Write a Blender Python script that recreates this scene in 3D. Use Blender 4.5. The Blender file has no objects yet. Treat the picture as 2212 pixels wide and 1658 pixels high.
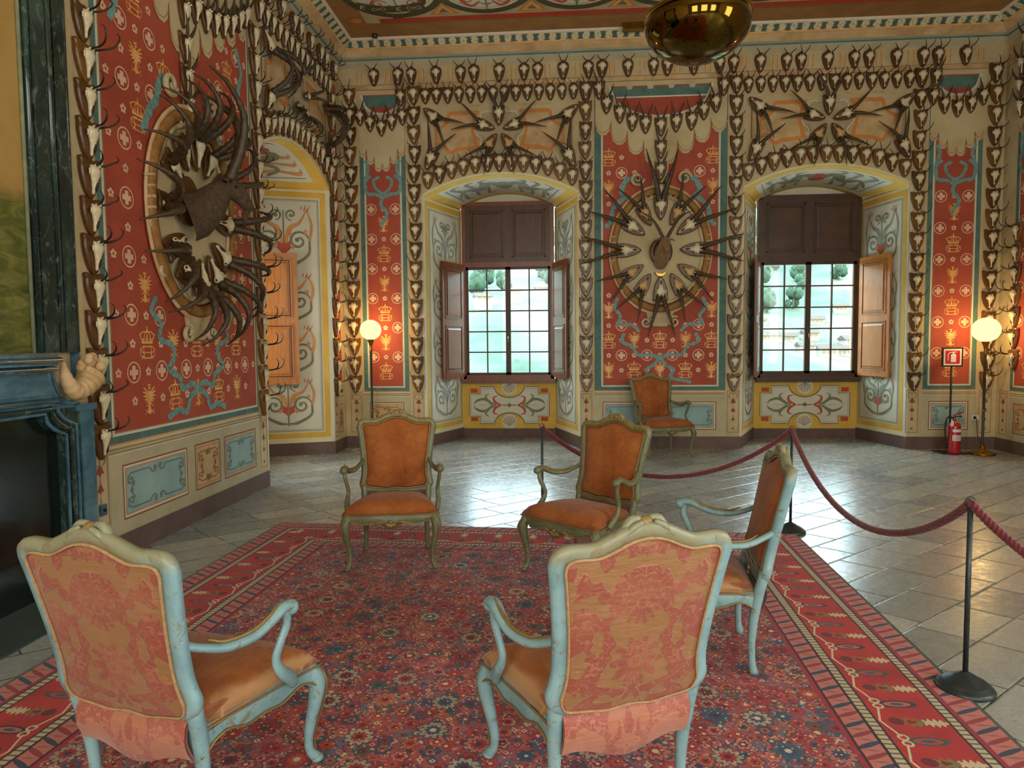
import bpy, math, random
from math import sin, cos, pi, radians, sqrt, atan2, tan
from mathutils import Vector, Matrix

SC = bpy.context.scene
COL = SC.collection
random.seed(7)

# ------------------------------------------------------------------ camera, world, light, exposure
H_EYE = 1.6
cam_d = bpy.data.cameras.new('camera')
cam = bpy.data.objects.new('camera', cam_d)
COL.objects.link(cam)
SC.camera = cam
cam_d.sensor_fit = 'HORIZONTAL'
cam_d.sensor_width = 36.0
cam_d.lens = 36.0 * 1489.5 / 2212.0
cam_d.clip_start = 0.05
cam_d.clip_end = 3000
_y, _p, _r = -0.0731701, 0.0602539, -0.008732
_f = Vector((sin(_y) * cos(_p), cos(_y) * cos(_p), -sin(_p)))
_rt = Vector((cos(_y), -sin(_y), 0))
_up = _rt.cross(_f)
_r2 = _rt * cos(_r) + _up * sin(_r)
_u2 = -_rt * sin(_r) + _up * cos(_r)
_m = Matrix((_r2, _u2, -_f)).transposed().to_4x4()
_m.translation = (0, 0, H_EYE)
cam.matrix_world = _m

SC.view_settings.view_transform = 'Standard'
SC.view_settings.look = 'None'
SC.view_settings.gamma = 1.0
SC.view_settings.exposure = 0.32
SC.cycles.adaptive_threshold = 0.06
SC.cycles.max_bounces = 6
SC.cycles.diffuse_bounces = 3
SC.cycles.glossy_bounces = 3
SC.cycles.transmission_bounces = 4
SC.cycles.transparent_max_bounces = 8
SC.cycles.caustics_reflective = False
SC.cycles.caustics_refractive = False
SC.cycles.sample_clamp_indirect = 4.0

w = bpy.data.worlds.new('sky')
SC.world = w
w.use_nodes = True
wn = w.node_tree
wn.nodes.clear()
_o = wn.nodes.new('ShaderNodeOutputWorld')
_b = wn.nodes.new('ShaderNodeBackground')
_tc = wn.nodes.new('ShaderNodeTexCoord')
_sx = wn.nodes.new('ShaderNodeSeparateXYZ')
_rp = wn.nodes.new('ShaderNodeValToRGB')
# cool bright haze over the valley beyond the windows, a warmer half of the sky behind the house
_rp.color_ramp.elements[0].position = 0.35
_rp.color_ramp.elements[0].color = (1.06, 1.03, 0.95, 1)
_rp.color_ramp.elements[1].position = 0.60
_rp.color_ramp.elements[1].color = (1.50, 1.92, 2.15, 1)
_mr = wn.nodes.new('ShaderNodeMapRange')
_mr.inputs['From Min'].default_value = -1.0
_mr.inputs['From Max'].default_value = 1.0
wn.links.new(_tc.outputs['Generated'], _sx.inputs[0])
wn.links.new(_sx.outputs['Y'], _mr.inputs['Value'])
wn.links.new(_mr.outputs[0], _rp.inputs['Fac'])
wn.links.new(_rp.outputs['Color'], _b.inputs['Color'])
_b.inputs['Strength'].default_value = 6.5
wn.links.new(_b.outputs[0], _o.inputs[0])


def portal(name, loc, size, direction):
    d = bpy.data.lights.new(name, 'AREA')
    d.shape = 'RECTANGLE'
    d.size, d.size_y = size
    d.cycles.is_portal = True
    o = bpy.data.objects.new(name, d)
    COL.objects.link(o)
    o.location = loc
    o.rotation_euler = Vector(direction).to_track_quat('-Z', 'Y').to_euler()
    return o


# daylight enters by the two back windows, the niche window and the unseen near-end openings added for fill
portal('daylight_portal', (-0.89, 11.7, 2.0), (1.5, 2.1), (0, -1, 0))
portal('daylight_portal', (3.92, 11.7, 2.0), (1.6, 2.1), (0, -1, 0))
portal('daylight_portal', (-4.7, 8.66, 2.0), (1.6, 2.1), (1, 0, 0))
for _x in (-1.4, 1.45, 4.3):
    portal('daylight_portal', (_x, -3.1, 2.6), (1.7, 3.4), (0, 1, 0))
portal('daylight_portal', (6.5, 1.5, 2.6), (1.9, 3.4), (-1, 0, 0))


# ------------------------------------------------------------------ node helpers
def lin(h):
    h = h.lstrip('#')
    o = []
    for i in (0, 2, 4):
        c = int(h[i:i + 2], 16) / 255
        o.append(c / 12.92 if c <= 0.04045 else ((c + 0.055) / 1.055) ** 2.4)
    return (o[0], o[1], o[2], 1.0)


class S:
    """a socket with arithmetic"""
    def __init__(s, nt, k): s.nt, s.k = nt, k
    def op(s, o, *a):
        n = s.nt.nodes.new('ShaderNodeMath'); n.operation = o
        for i, v in enumerate((s,) + a):
            put(s.nt, n.inputs[i], v)
        return S(s.nt, n.outputs[0])
    def __add__(s, b): return s.op('ADD', b)
    __radd__ = __add__
    def __mul__(s, b): return s.op('MULTIPLY', b)
    __rmul__ = __mul__
    def __sub__(s, b): return s.op('SUBTRACT', b)
    def __rsub__(s, b): return (s * -1.0) + b
    def __truediv__(s, b): return s.op('DIVIDE', b)
    def lt(s, b): return s.op('LESS_THAN', b)
    def gt(s, b): return s.op('GREATER_THAN', b)
    def sin(s): return s.op('SINE')
    def cos(s): return s.op('COSINE')
    def abs(s): return s.op('ABSOLUTE')
    def sqrt(s): return s.op('SQRT')
    def floor(s): return s.op('FLOOR')
    def min(s, b): return s.op('MINIMUM', b)
    def max(s, b): return s.op('MAXIMUM', b)
    def atan2(s, b): return s.op('ARCTAN2', b)
    def mod(s, b): return s.op('FLOORED_MODULO', b)
    def within(s, c, h): return (s - c).abs().lt(h)
    def ss(s, a, b):
        n = s.nt.nodes.new('ShaderNodeMapRange'); n.interpolation_type = 'SMOOTHSTEP'
        put(s.nt, n.inputs['Value'], s)
        n.inputs['From Min'].default_value = a; n.inputs['From Max'].default_value = b
        return S(s.nt, n.outputs[0])


def put(nt, inp, v):
    if isinstance(v, S): nt.links.new(v.k, inp)
    elif isinstance(v, str): inp.default_value = lin(v)
    else: inp.default_value = v


def mix(f, a, b):
    nt = next(x.nt for x in (f, a, b) if isinstance(x, S))
    n = nt.nodes.new('ShaderNodeMix'); n.data_type = 'RGBA'
    put(nt, n.inputs[0], f); put(nt, n.inputs[6], a); put(nt, n.inputs[7], b)
    return S(nt, n.outputs[2])


def coords(nt, kind='Object', scale=(1, 1, 1), loc=(0, 0, 0), rot=(0, 0, 0)):
    t = nt.nodes.new('ShaderNodeTexCoord')
    m = nt.nodes.new('ShaderNodeMapping')
    m.inputs['Scale'].default_value = scale; m.inputs['Location'].default_value = loc; m.inputs['Rotation'].default_value = rot
    nt.links.new(t.outputs[kind], m.inputs[0])
    return S(nt, m.outputs[0])


def sep(v):
    n = v.nt.nodes.new('ShaderNodeSeparateXYZ'); v.nt.links.new(v.k, n.inputs[0])
    return [S(v.nt, o) for o in n.outputs]


def comb(nt, x, y, z=0.0):
    n = nt.nodes.new('ShaderNodeCombineXYZ')
    for i, a in enumerate((x, y, z)): put(nt, n.inputs[i], a)
    return S(nt, n.outputs[0])


def noise(v, scale=5, detail=4, rough=.55, dist=0.0):
    n = v.nt.nodes.new('ShaderNodeTexNoise'); v.nt.links.new(v.k, n.inputs['Vector'])
    n.inputs['Scale'].default_value = scale; n.inputs['Detail'].default_value = detail
    n.inputs['Roughness'].default_value = rough; n.inputs['Distortion'].default_value = dist
    return S(v.nt, n.outputs[0])


def vor(v, scale=5, rand=1.0, feature='F1'):
    n = v.nt.nodes.new('ShaderNodeTexVoronoi'); v.nt.links.new(v.k, n.inputs['Vector'])
    n.feature = feature
    n.inputs['Scale'].default_value = scale; n.inputs['Randomness'].default_value = rand
    if feature == 'DISTANCE_TO_EDGE': return S(v.nt, n.outputs['Distance'])
    return S(v.nt, n.outputs['Distance']), S(v.nt, n.outputs['Color']), S(v.nt, n.outputs['Position'])


def ramp(f, stops, const=False):
    n = f.nt.nodes.new('ShaderNodeValToRGB'); f.nt.links.new(f.k, n.inputs[0])
    cr = n.color_ramp
    if const: cr.interpolation = 'CONSTANT'
    while len(cr.elements) < len(stops): cr.elements.new(0.5)
    for e, (p, c) in zip(cr.elements, stops):
        e.position = p; e.color = lin(c)
    return S(f.nt, n.outputs[0])


def vec_sub(a, b):
    n = a.nt.nodes.new('ShaderNodeVectorMath'); n.operation = 'SUBTRACT'
    a.nt.links.new(a.k, n.inputs[0]); a.nt.links.new(b.k, n.inputs[1])
    return S(a.nt, n.outputs[0])


MATS = {}


def mat(name, color, rough=.6, metal=0.0, bump=None, spec=None, emit=None, strength=0.0, coat=0.0, sheen=0.0):
    """color: hex or fn(nt)->socket; bump: fn(nt)->(height socket, distance)"""
    m = bpy.data.materials.new(name)
    m.use_nodes = True
    nt = m.node_tree
    p = nt.nodes['Principled BSDF']
    c = color(nt) if callable(color) else color
    put(nt, p.inputs['Base Color'], c)
    rr = rough(nt) if callable(rough) else rough
    put(nt, p.inputs['Roughness'], rr)
    p.inputs['Metallic'].default_value = metal
    if spec is not None: p.inputs['Specular IOR Level'].default_value = spec
    if coat: p.inputs['Coat Weight'].default_value = coat
    if sheen: p.inputs['Sheen Weight'].default_value = sheen
    if emit:
        p.inputs['Emission Color'].default_value = lin(emit); p.inputs['Emission Strength'].default_value = strength
    if bump:
        h, d = bump(nt)
        b = nt.nodes.new('ShaderNodeBump'); b.inputs['Distance'].default_value = d; b.inputs['Strength'].default_value = 1.0
        nt.links.new(h.k, b.inputs['Height']); nt.links.new(b.outputs[0], p.inputs['Normal'])
    MATS[name] = m
    return m


def mottled(c1, c2, scale=3.0, c3=None, detail=5):
    def f(nt):
        v = coords(nt)
        n = noise(v, scale, detail, .6)
        st = [(.32, c1), (.68, c2)] if not c3 else [(.28, c1), (.52, c2), (.75, c3)]
        return ramp(n, st)
    return f


# ------------------------------------------------------------------ mesh helpers
def crv(pts, n=6, closed=False):
    """Catmull-Rom through points of any dimension"""
    P = [Vector(p) for p in pts]
    out = []
    N = len(P)
    rng = range(N) if closed else range(N - 1)
    for i in rng:
        if closed: a, b, c, d = P[(i - 1) % N], P[i], P[(i + 1) % N], P[(i + 2) % N]
        else:
            a = P[i - 1] if i > 0 else P[0] * 2 - P[1]
            b, c = P[i], P[i + 1]
            d = P[i + 2] if i + 2 < N else P[-1] * 2 - P[-2]
        for k in range(n):
            t = k / n
            out.append(0.5 * ((2 * b) + (c - a) * t + (2 * a - 5 * b + 4 * c - d) * t * t + (3 * b - a - 3 * c + d) * t ** 3))
    if not closed: out.append(P[-1])
    return out


class MB:
    def __init__(s): s.v, s.f, s.m, s.s, s.mats = [], [], [], [], []
    def mi(s, m):
        m = MATS[m] if isinstance(m, str) else m
        if m not in s.mats: s.mats.append(m)
        return s.mats.index(m)
    def face(s, pts, m, smooth=False):
        b = len(s.v)
        s.v += [tuple(p) for p in pts]
        s.f.append(tuple(range(b, b + len(pts)))); s.m.append(s.mi(m)); s.s.append(smooth)
    def mesh(s, verts, faces, m, smooth=False):
        b = len(s.v); k = s.mi(m)
        s.v += [tuple(p) for p in verts]
        for f in faces:
            s.f.append(tuple(b + i for i in f)); s.m.append(k); s.s.append(smooth)
    def box(s, a, b, m):
        x0, y0, z0 = a; x1, y1, z1 = b
        x0, x1 = sorted((x0, x1)); y0, y1 = sorted((y0, y1)); z0, z1 = sorted((z0, z1))
        v = [(x0, y0, z0), (x1, y0, z0), (x1, y1, z0), (x0, y1, z0), (x0, y0, z1), (x1, y0, z1), (x1, y1, z1), (x0, y1, z1)]
        s.mesh(v, [(0, 3, 2, 1), (4, 5, 6, 7), (0, 1, 5, 4), (1, 2, 6, 5), (2, 3, 7, 6), (3, 0, 4, 7)], m)
    def grid(s, fn, nu, nv, m, smooth=True, cu=False, flip=False):
        vs = [fn(i / nu, j / nv) for j in range(nv + 1) for i in range(nu + (0 if cu else 1))]
        W = nu + (0 if cu else 1)
        fs = []
        for j in range(nv):
            for i in range(nu):
                a, b = j * W + i, j * W + (i + 1) % W
                q = (a, b, b + W, a + W)
                fs.append(q[::-1] if flip else q)
        s.mesh(vs, fs, m, smooth)
    def tube(s, path, rad, m, n=8, caps=True, flat=1.0, up=None, closed=False, prof=None):
        P = [Vector(p) for p in path]; N = len(P)
        R = rad if isinstance(rad, (list, tuple)) else [rad] * N
        if len(R) != N:
            R = [R[min(len(R) - 1, int(i * (len(R) - 1) / (N - 1)))] * (1 - (i * (len(R) - 1) / (N - 1)) % 1) + R[min(len(R) - 1, int(i * (len(R) - 1) / (N - 1)) + 1)] * ((i * (len(R) - 1) / (N - 1)) % 1) for i in range(N)]
        vs = []; ref = None
        for i in range(N):
            if closed: t = P[(i + 1) % N] - P[(i - 1) % N]
            else: t = P[min(i + 1, N - 1)] - P[max(i - 1, 0)]
            t.normalize()
            if up is not None:
                a = Vector(up) - t * Vector(up).dot(t)
            elif ref is None:
                a = Vector((0, 0, 1)) if abs(t.z) < .9 else Vector((1, 0, 0)); a = a - t * a.dot(t)
            else: a = ref - t * ref.dot(t)
            if a.length < 1e-6: a = Vector((1, 0, 0))
            a.normalize(); ref = a; b = t.cross(a)
            for k in range(n):
                if prof: pa, pb = prof[k]
                else: pa, pb = cos(2 * pi * k / n) * flat, sin(2 * pi * k / n)
                vs.append(P[i] + a * (R[i] * pa) + b * (R[i] * pb))
        fs = []
        for i in range(N if closed else N - 1):
            j = (i + 1) % N
            for k in range(n):
                l = (k + 1) % n
                fs.append((i * n + k, i * n + l, j * n + l, j * n + k))
        if caps and not closed:
            fs.append(tuple(range(n))[::-1]); fs.append(tuple((N - 1) * n + k for k in range(n)))
        s.mesh(vs, fs, m, True)
    def lathe(s, prof, m, c=(0, 0, 0), n=24, sx=1, sy=1):
        vs = [(c[0] + r * cos(2 * pi * k / n) * sx, c[1] + r * sin(2 * pi * k / n) * sy, c[2] + z) for r, z in prof for k in range(n)]
        fs = [(i * n + k, i * n + (k + 1) % n, (i + 1) * n + (k + 1) % n, (i + 1) * n + k) for i in range(len(prof) - 1) for k in range(n)]
        s.mesh(vs, fs, m, True)
    def ball(s, c, r, m, n=10, rings=6):
        rx, ry, rz = r if isinstance(r, (tuple, list)) else (r, r, r)
        vs = []; fs = []
        for j in range(1, rings):
            a = pi * j / rings
            for k in range(n): vs.append((c[0] + rx * sin(a) * cos(2 * pi * k / n), c[1] + ry * sin(a) * sin(2 * pi * k / n), c[2] + rz * cos(a)))
        for j in range(rings - 2):
            for k in range(n): fs.append((j * n + k, (j + 1) * n + k, (j + 1) * n + (k + 1) % n, j * n + (k + 1) % n))
        t = len(vs); vs += [(c[0], c[1], c[2] + rz), (c[0], c[1], c[2] - rz)]
        for k in range(n):
            fs.append((t, k, (k + 1) % n)); fs.append((t + 1, (rings - 2) * n + (k + 1) % n, (rings - 2) * n + k))
        s.mesh(vs, fs, m, True)
    def prism(s, outline, a, b, m, mp=lambda x, z, y: (x, y, z), bevel=0.0, side=None):
        """outline (x,z) extruded from y=a (front) to y=b"""
        n = len(outline)
        cx = sum(p[0] for p in outline) / n; cz = sum(p[1] for p in outline) / n
        fr = outline
        if bevel:
            fr = [(cx + (x - cx) * (1 - bevel), cz + (z - cz) * (1 - bevel)) for x, z in outline]
            mid = a + (b - a) * .35
            vs = [mp(x, z, a) for x, z in fr] + [mp(x, z, mid) for x, z in outline] + [mp(x, z, b) for x, z in outline]
            L = 3
        else:
            vs = [mp(x, z, a) for x, z in outline] + [mp(x, z, b) for x, z in outline]; L = 2
        fs = [tuple(range(n))]
        s.mesh(vs, fs, m)
        base = len(s.v) - len(vs); k = s.mi(side or m)
        for q in range(L - 1):
            for i in range(n):
                j = (i + 1) % n
                s.f.append((base + q * n + i, base + (q + 1) * n + i, base + (q + 1) * n + j, base + q * n + j)); s.m.append(k); s.s.append(False)
        s.f.append(tuple(base + (L - 1) * n + i for i in range(n))[::-1]); s.m.append(k); s.s.append(False)
    def build(s, name, parent=None, label=None, loc=None, link=True):
        me = bpy.data.meshes.new(name)
        me.from_pydata(s.v, [], s.f)
        for m in s.mats: me.materials.append(m)
        me.polygons.foreach_set('material_index', s.m)
        me.polygons.foreach_set('use_smooth', s.s)
        me.update()
        o = bpy.data.objects.new(name, me)
        COL.objects.link(o)
        if parent: o.parent = parent
        if label: o['label'] = label
        if loc: o.location = loc
        return o


def tag(o, label, cat, group=None, kind=None):
    o['label'] = label; o['category'] = cat
    if group: o['group'] = group
    if kind: o['kind'] = kind
    return o


def struct(o):
    o['kind'] = 'structure'; return o


def empty(name, loc=(0, 0, 0), rz=0.0):
    o = bpy.data.objects.new(name, None); COL.objects.link(o)
    o.location = loc; o.rotation_euler = (0, 0, rz); o.empty_display_size = .1
    return o


KIDS = {}


def kids(o):
    return list(o.children)


def copy_tree(o, parent=None, memo=None):
    c = o.copy(); COL.objects.link(c)
    if parent: c.parent = parent
    for ch in memo[o.name] if memo and o.name in memo else kids(o):
        copy_tree(ch, c, memo)
    return c


def rot2(x, y, a): return x * cos(a) - y * sin(a), x * sin(a) + y * cos(a)


# ------------------------------------------------------------------ materials
mat('cream', mottled('#b19e77', '#c4b289', 2.2, '#cfc09c'), .85)
mat('cream_pale', mottled('#cdc9b4', '#dad6c4', 2.0), .8)
mat('star_ground', mottled('#a39672', '#b8ab86', 5.0), .8)
mat('cream_dado', mottled('#aca384', '#c0b797', 3.0), .8)
mat('stone_tan', mottled('#b08c5f', '#cbaa7c', 4.0, '#d9c096'), .8)
mat('plaster_shade', mottled('#8d7450', '#a58a62', 5.0), .8)
mat('grey_line', '#75715f', .8)
mat('brown_line', '#8a6138', .8)
mat('green_band', mottled('#46635b', '#587a72', 4.0, '#3f5c58'), .8)
mat('teal_band', mottled('#4b7276', '#5e878a', 4.0), .8)
mat('yellow', mottled('#d2a53f', '#e3bb55', 3.0), .8)
mat('yellow_pale', mottled('#ddd09c', '#e6dcb8', 3.0), .8)
mat('pink_dark', '#8c4a36', .8)
mat('orange_band', mottled('#c37a3a', '#d68f4c', 4.0), .8)
mat('gold_paint', mottled('#d98f3e', '#e6ac62', 9.0, '#efc68a'), .5)
mat('gold_pale', mottled('#d9a98c', '#e5c3a4', 9.0), .5)
mat('flower_red', '#b9543c', .8)
mat('scroll_green', mottled('#6d7355', '#8b8d6c', 9.0), .8)
mat('scroll_grey', mottled('#7f8377', '#a0a295', 9.0), .8)
mat('scroll_orange', mottled('#c4844e', '#d79d63', 9.0), .8)
mat('ribbon', mottled('#56807e', '#7aa19c', 14.0, '#48706f'), .7)
mat('blue_panel', mottled('#7fa0a2', '#9bb9b8', 3.0), .8)
mat('leaf_dark', '#3f4a3a', .8)
mat('skirting', mottled('#5f4a45', '#6f5a54', 3.0), .7)


def red_field(nt):
    v = coords(nt)
    x, y, z = sep(v)
    n = noise(v, 1.6, 5, .6)
    g = noise(v, 60, 2, .5)
    c = ramp(n, [(.3, '#983f2b'), (.55, '#aa4b35'), (.8, '#a55046')])
    return mix(g.ss(.35, .75) * .22, c, '#bb5a40')


mat('damask_red', red_field, .75)


def floor_col(nt):
    v = coords(nt, rot=(0, 0, radians(-40)))
    x, y, z = sep(v)
    row = (y / .29).floor()
    h = (row * 12.9898).sin() * 43758.5
    h = h.op('FRACT')
    L = h * .16 + .46
    fy = y / .29 - row
    u = (x + y * .16 + h * .9) / L
    cell = u.floor()
    fx = u - cell
    r = ((cell * 7.13 + row * 3.71).sin() * 4375.85).op('FRACT')
    j = fy.min(1.0 - fy) * .29
    k = fx.min(1.0 - fx) * L
    n = noise(v, 9, 6, .65)
    n2 = noise(v, 1.3, 3, .5)
    jn = j.min(k) + (n - .5) * .006
    joint = jn.lt(.0036)
    base = ramp(r * .55 + n * .45, [(.2, '#7d8686'), (.42, '#989f9e'), (.62, '#a8aba5'), (.85, '#b6b5aa')])
    base = mix(n2.ss(.35, .65) * .3, base, '#a8a08a')
    speck = noise(v, 55, 3, .6).gt(.63)
    base = mix(speck * .5, base, '#4d5150')
    return mix(joint * .85, base, '#1c1d1d')


def floor_rough(nt):
    n = noise(coords(nt), 14, 5, .7)
    return n.ss(.3, .75) * .13 + .20


def floor_bump(nt):
    v = coords(nt, rot=(0, 0, radians(-40)))
    x, y, z = sep(v)
    row = (y / .29).floor()
    h = ((row * 12.9898).sin() * 43758.5).op('FRACT')
    L = h * .16 + .46
    fy = y / .29 - row
    u = (x + y * .16 + h * .9) / L
    fx = u - u.floor()
    j = (fy.min(1.0 - fy) * .29).min(fx.min(1.0 - fx) * L)
    return j.ss(0.0, .012) * 1.0 + noise(v, 30, 4, .6) * .35 + noise(v, 4, 3, .5) * .9, .0022


mat('floor_stone', floor_col, floor_rough, bump=floor_bump, spec=.6)

mat('wood_dark', mottled('#33200f', '#482c18', 4.0, '#573820'), .45)
mat('wood_groove_shade', '#2c170b', .5)  # painted shade: dark strips that make the panel moulding look deeper


def woodgrain(c1, c2, sc=(14, 14, 1.6)):
    def f(nt):
        v = coords(nt, scale=sc)
        n = noise(v, 2.2, 6, .6, .6)
        return ramp(n, [(.3, c1), (.7, c2)])
    return f


mat('wood_shutter', woodgrain('#3c200f', '#5c3519'), .35)
mat('wood_shutter_red', woodgrain('#6b3519', '#864a28'), .3)
mat('wood_honey_lit', woodgrain('#a85e20', '#c9823a'), .35)  # orange glow of the lit niche shutter is put into the wood colour
mat('wood_plaque', woodgrain('#4a2b10', '#64401a', (30, 30, 8)), .35)
mat('wood_plaque_light', woodgrain('#5f3c14', '#7d521f', (30, 30, 8)), .35)
mat('bone', mottled('#c2b48c', '#dacdaa', 30.0, '#e8dfc4'), .55)
mat('bone_dark', '#32210f', .7)
mat('bone_tan', mottled('#b98a4e', '#d6b27a', 30.0), .6)
mat('horn_black', mottled('#1c1610', '#2f261b', 40.0), .35)
mat('horn_brown', mottled('#2b2116', '#43341f', 25.0, '#544127'), .5)
mat('fur', mottled('#5c4426', '#7c5c34', 30.0, '#936f42'), .9, sheen=.3)
mat('fur_dark', mottled('#3c2e1f', '#55432d', 30.0), .9)
mat('glass_eye', '#0c0a08', .1)
mat('iron', mottled('#2c3436', '#424c4c', 20.0), .4, metal=.5)
mat('brass', mottled('#8a6a2a', '#b18c40', 12.0), .25, metal=1.0)
mat('bronze_glass', '#6b5320', .06, metal=1.0)
mat('marble_green', lambda nt: (lambda v: mix(noise(v, 14, 8, .75, 1.5).ss(.52, .72) * .7, ramp(noise(v, 2.4, 7, .7, 1.2), [(.3, '#101a17'), (.5, '#22352f'), (.7, '#3d5850')]), '#7d8f84'))(coords(nt, scale=(1, 1, .45))), .16, coat=.4)
mat('marble_blue', lambda nt: (lambda v: mix(noise(v, 18, 8, .75, 1.5).ss(.55, .75) * .5, ramp(noise(v, 3.0, 7, .7, 1.0), [(.3, '#2c4d5a'), (.5, '#41687a'), (.72, '#5f8791')]), '#8fb0b5'))(coords(nt)), .18, coat=.4)
mat('marble_black', lambda nt: ramp(noise(coords(nt, scale=(1, 1, .5)), 2.0, 6, .65, .9), [(.35, '#070a09'), (.6, '#131d18'), (.8, '#26382c')]), .15, coat=.3)
mat('hearth_stone', mottled('#33413e', '#47544f', 3.0), .5)
mat('glass_pane', '#ffffff', .05)
_g = MATS['glass_pane'].node_tree
_g.nodes.clear()
_go = _g.nodes.new('ShaderNodeOutputMaterial'); _gm = _g.nodes.new('ShaderNodeMixShader')
_gt = _g.nodes.new('ShaderNodeBsdfTransparent'); _gg = _g.nodes.new('ShaderNodeBsdfGlossy'); _gg.inputs['Roughness'].default_value = .03
_gt.inputs['Color'].default_value = (.94, .97, .96, 1)
_gm.inputs[0].default_value = .02
_g.links.new(_gt.outputs[0], _gm.inputs[1]); _g.links.new(_gg.outputs[0], _gm.inputs[2]); _g.links.new(_gm.outputs[0], _go.inputs[0])
mat('globe_glow', '#fff2c0', .3)
_q = MATS['globe_glow'].node_tree
_q.nodes.clear()
_qo = _q.nodes.new('ShaderNodeOutputMaterial'); _qm = _q.nodes.new('ShaderNodeMixShader')
_qt = _q.nodes.new('ShaderNodeBsdfTransparent'); _qe = _q.nodes.new('ShaderNodeEmission')
_qe.inputs['Color'].default_value = (1.0, .80, .34, 1); _qe.inputs['Strength'].default_value = 1.7
_qt.inputs['Color'].default_value = (1.0, .9, .7, 1)
_qm.inputs[0].default_value = .62
_q.links.new(_qt.outputs[0], _qm.inputs[1]); _q.links.new(_qe.outputs[0], _qm.inputs[2]); _q.links.new(_qm.outputs[0], _qo.inputs[0])
mat('extinguisher_red', '#b01420', .25, coat=.5)
mat('white_label', '#e4e0da', .5)
mat('sign_red', '#c31c24', .5)
mat('rubber_black', '#141414', .5)
mat('plastic_white', '#dcd8cc', .4)
mat('rope', lambda nt: (lambda v: mix(noise(v, 70, 3, .6).ss(.3, .7), '#480a16', '#761724'))(coords(nt)), .75, sheen=.4)
mat('ceiling_brown', mottled('#94683a', '#a97c48', 3.0), .85)
mat('ceiling_red', mottled('#b23a20', '#c04a2a', 3.0), .85)
mat('laurel', mottled('#36361f', '#55532f', 25.0, '#2a2a1a'), .85)


# painted ornament band of the cornice
def band_col(nt, ax=0):
    v = coords(nt)
    x, y, z = sep(v)
    s = (x, y)[ax]
    a = (s * (2 * pi / .16)).sin()
    b = (s * (2 * pi / .08)).cos() * ((z - 5.955) * 60).cos()
    n = noise(v, 45, 3, .6)
    f = (a * .5 + b * .3 + (n - .5) * 2.4).ss(-.2, .3)
    return mix(f, '#4c6256', '#d3cba6')


mat('cornice_band', band_col, .7)
mat('cornice_band_side', lambda nt: band_col(nt, 1), .7)


# upholstery
def damask_fields(nt):
    v = coords(nt)
    x, y, z = sep(v)
    q = comb(nt, x.abs() + y * .3, z * .85 + y * .35)
    n = noise(q, 10.5, 1.8, .5, .8)
    m = noise(q, 24, 2, .5, .6)
    leaf = (n + (m - .5) * .10)
    fig = leaf.ss(.475, .49)
    ax = x.abs()
    for cz, k, a0, a1 in ((.80, 7, .045, .035), (.60, 5, .05, .045)):
        ang = (z - cz).atan2(ax)
        r = ((z - cz) * (z - cz) + ax * ax).sqrt()
        R = (ang * k).cos().abs() * a0 + a1
        hole = r.within(.018, .004).max((r - R).abs().lt(.004)) * x.abs().lt(.12)
        fig = fig.max(r.lt(R)) * (1.0 - hole)
    vein = m.within(.5, .022) * fig
    edge = leaf.within(.482, .008)
    return v, fig, vein, edge


def damask(ground, figure, light):
    def f(nt):
        v, fig, vein, edge = damask_fields(nt)
        x, y, z = sep(v)
        c = mix(fig, ground, figure)
        c = mix(vein.max(edge) * .38, c, light)
        worn = noise(v, 5, 3, .6)
        c = mix(worn.ss(.45, .75) * .3, c, light)
        wv = noise(comb(nt, x * 3, z * 60.0, y * 60.0), 5, 2, .5)
        return mix(wv.ss(.4, .7) * .10, c, light)
    return f


def damask_bump(nt):
    v, fig, vein, edge = damask_fields(nt)
    x, y, z = sep(v)
    return vein * 1.0 + edge * .8 + fig * .5 + noise(comb(nt, x * 2, z * 6), 9, 3, .5) * 2.0, .003


def velvet(nt):
    v = coords(nt)
    n = noise(v, 4.5, 5, .65)
    n2 = noise(v, 17, 5, .6, 1.0)
    c = ramp(n, [(.3, '#7a3c0e'), (.5, '#975118'), (.7, '#a5622b')])
    return mix(n2.ss(.48, .72) * .35, c, '#bd7238')


mat('damask_back', damask('#8e6438', '#8c4430', '#b57b5a'), .6, bump=damask_bump, sheen=.25)


def seat_mix(nt):
    z = sep(coords(nt))[2]
    return mix(((noise(coords(nt), 8, 4, .6) - .5) * .05 + z).ss(.432, .462), damask('#b48556', '#9c5638', '#caa076')(nt), velvet(nt))


mat('damask_seat', seat_mix, .7, bump=damask_bump, sheen=.2)
mat('damask_roll', damask('#ac6c50', '#9c5040', '#cc9078'), .5, bump=damask_bump, sheen=.3)


mat('velvet_orange', velvet, .85, sheen=.12, bump=lambda nt: (noise(coords(nt), 90, 3, .6), .001))
mat('gimp', mottled('#9c7a52', '#b5936a', 60.0), .8, bump=lambda nt: (noise(coords(nt), 220, 2, .5), .002))


def painted_wood(base, dark, gilt, amt):
    def f(nt):
        v = coords(nt)
        n = noise(v, 7, 5, .65)
        n2 = noise(v, 26, 5, .7, .8)
        c = mix(n.ss(.35, .7), base, dark)
        z = sep(v)[2]
        c = mix((z + (n - .5) * .12).ss(.93, .985) * .75, c, '#8c7c48')
        return mix(n2.ss(.56 - amt, .66 - amt) * .7, c, gilt)
    return f


mat('paint_blue_daylit', painted_wood('#8db2b6', '#769ba2', '#7f6c42', .005), .4)  # blue daylight on the frames is put into this copy of the paint
mat('paint_olive_dim', painted_wood('#757a5c', '#5f6448', '#654a28', .035), .42)  # same frame paint, with its patina and a duller light put into the colour
mat('gilt_worn', mottled('#7d6538', '#967a48', 30.0, '#6b5c40'), .4, metal=.2)


# rug: every motif computed from the position on the rug (local metres)
RW, RL = 4.42, 6.4


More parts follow.
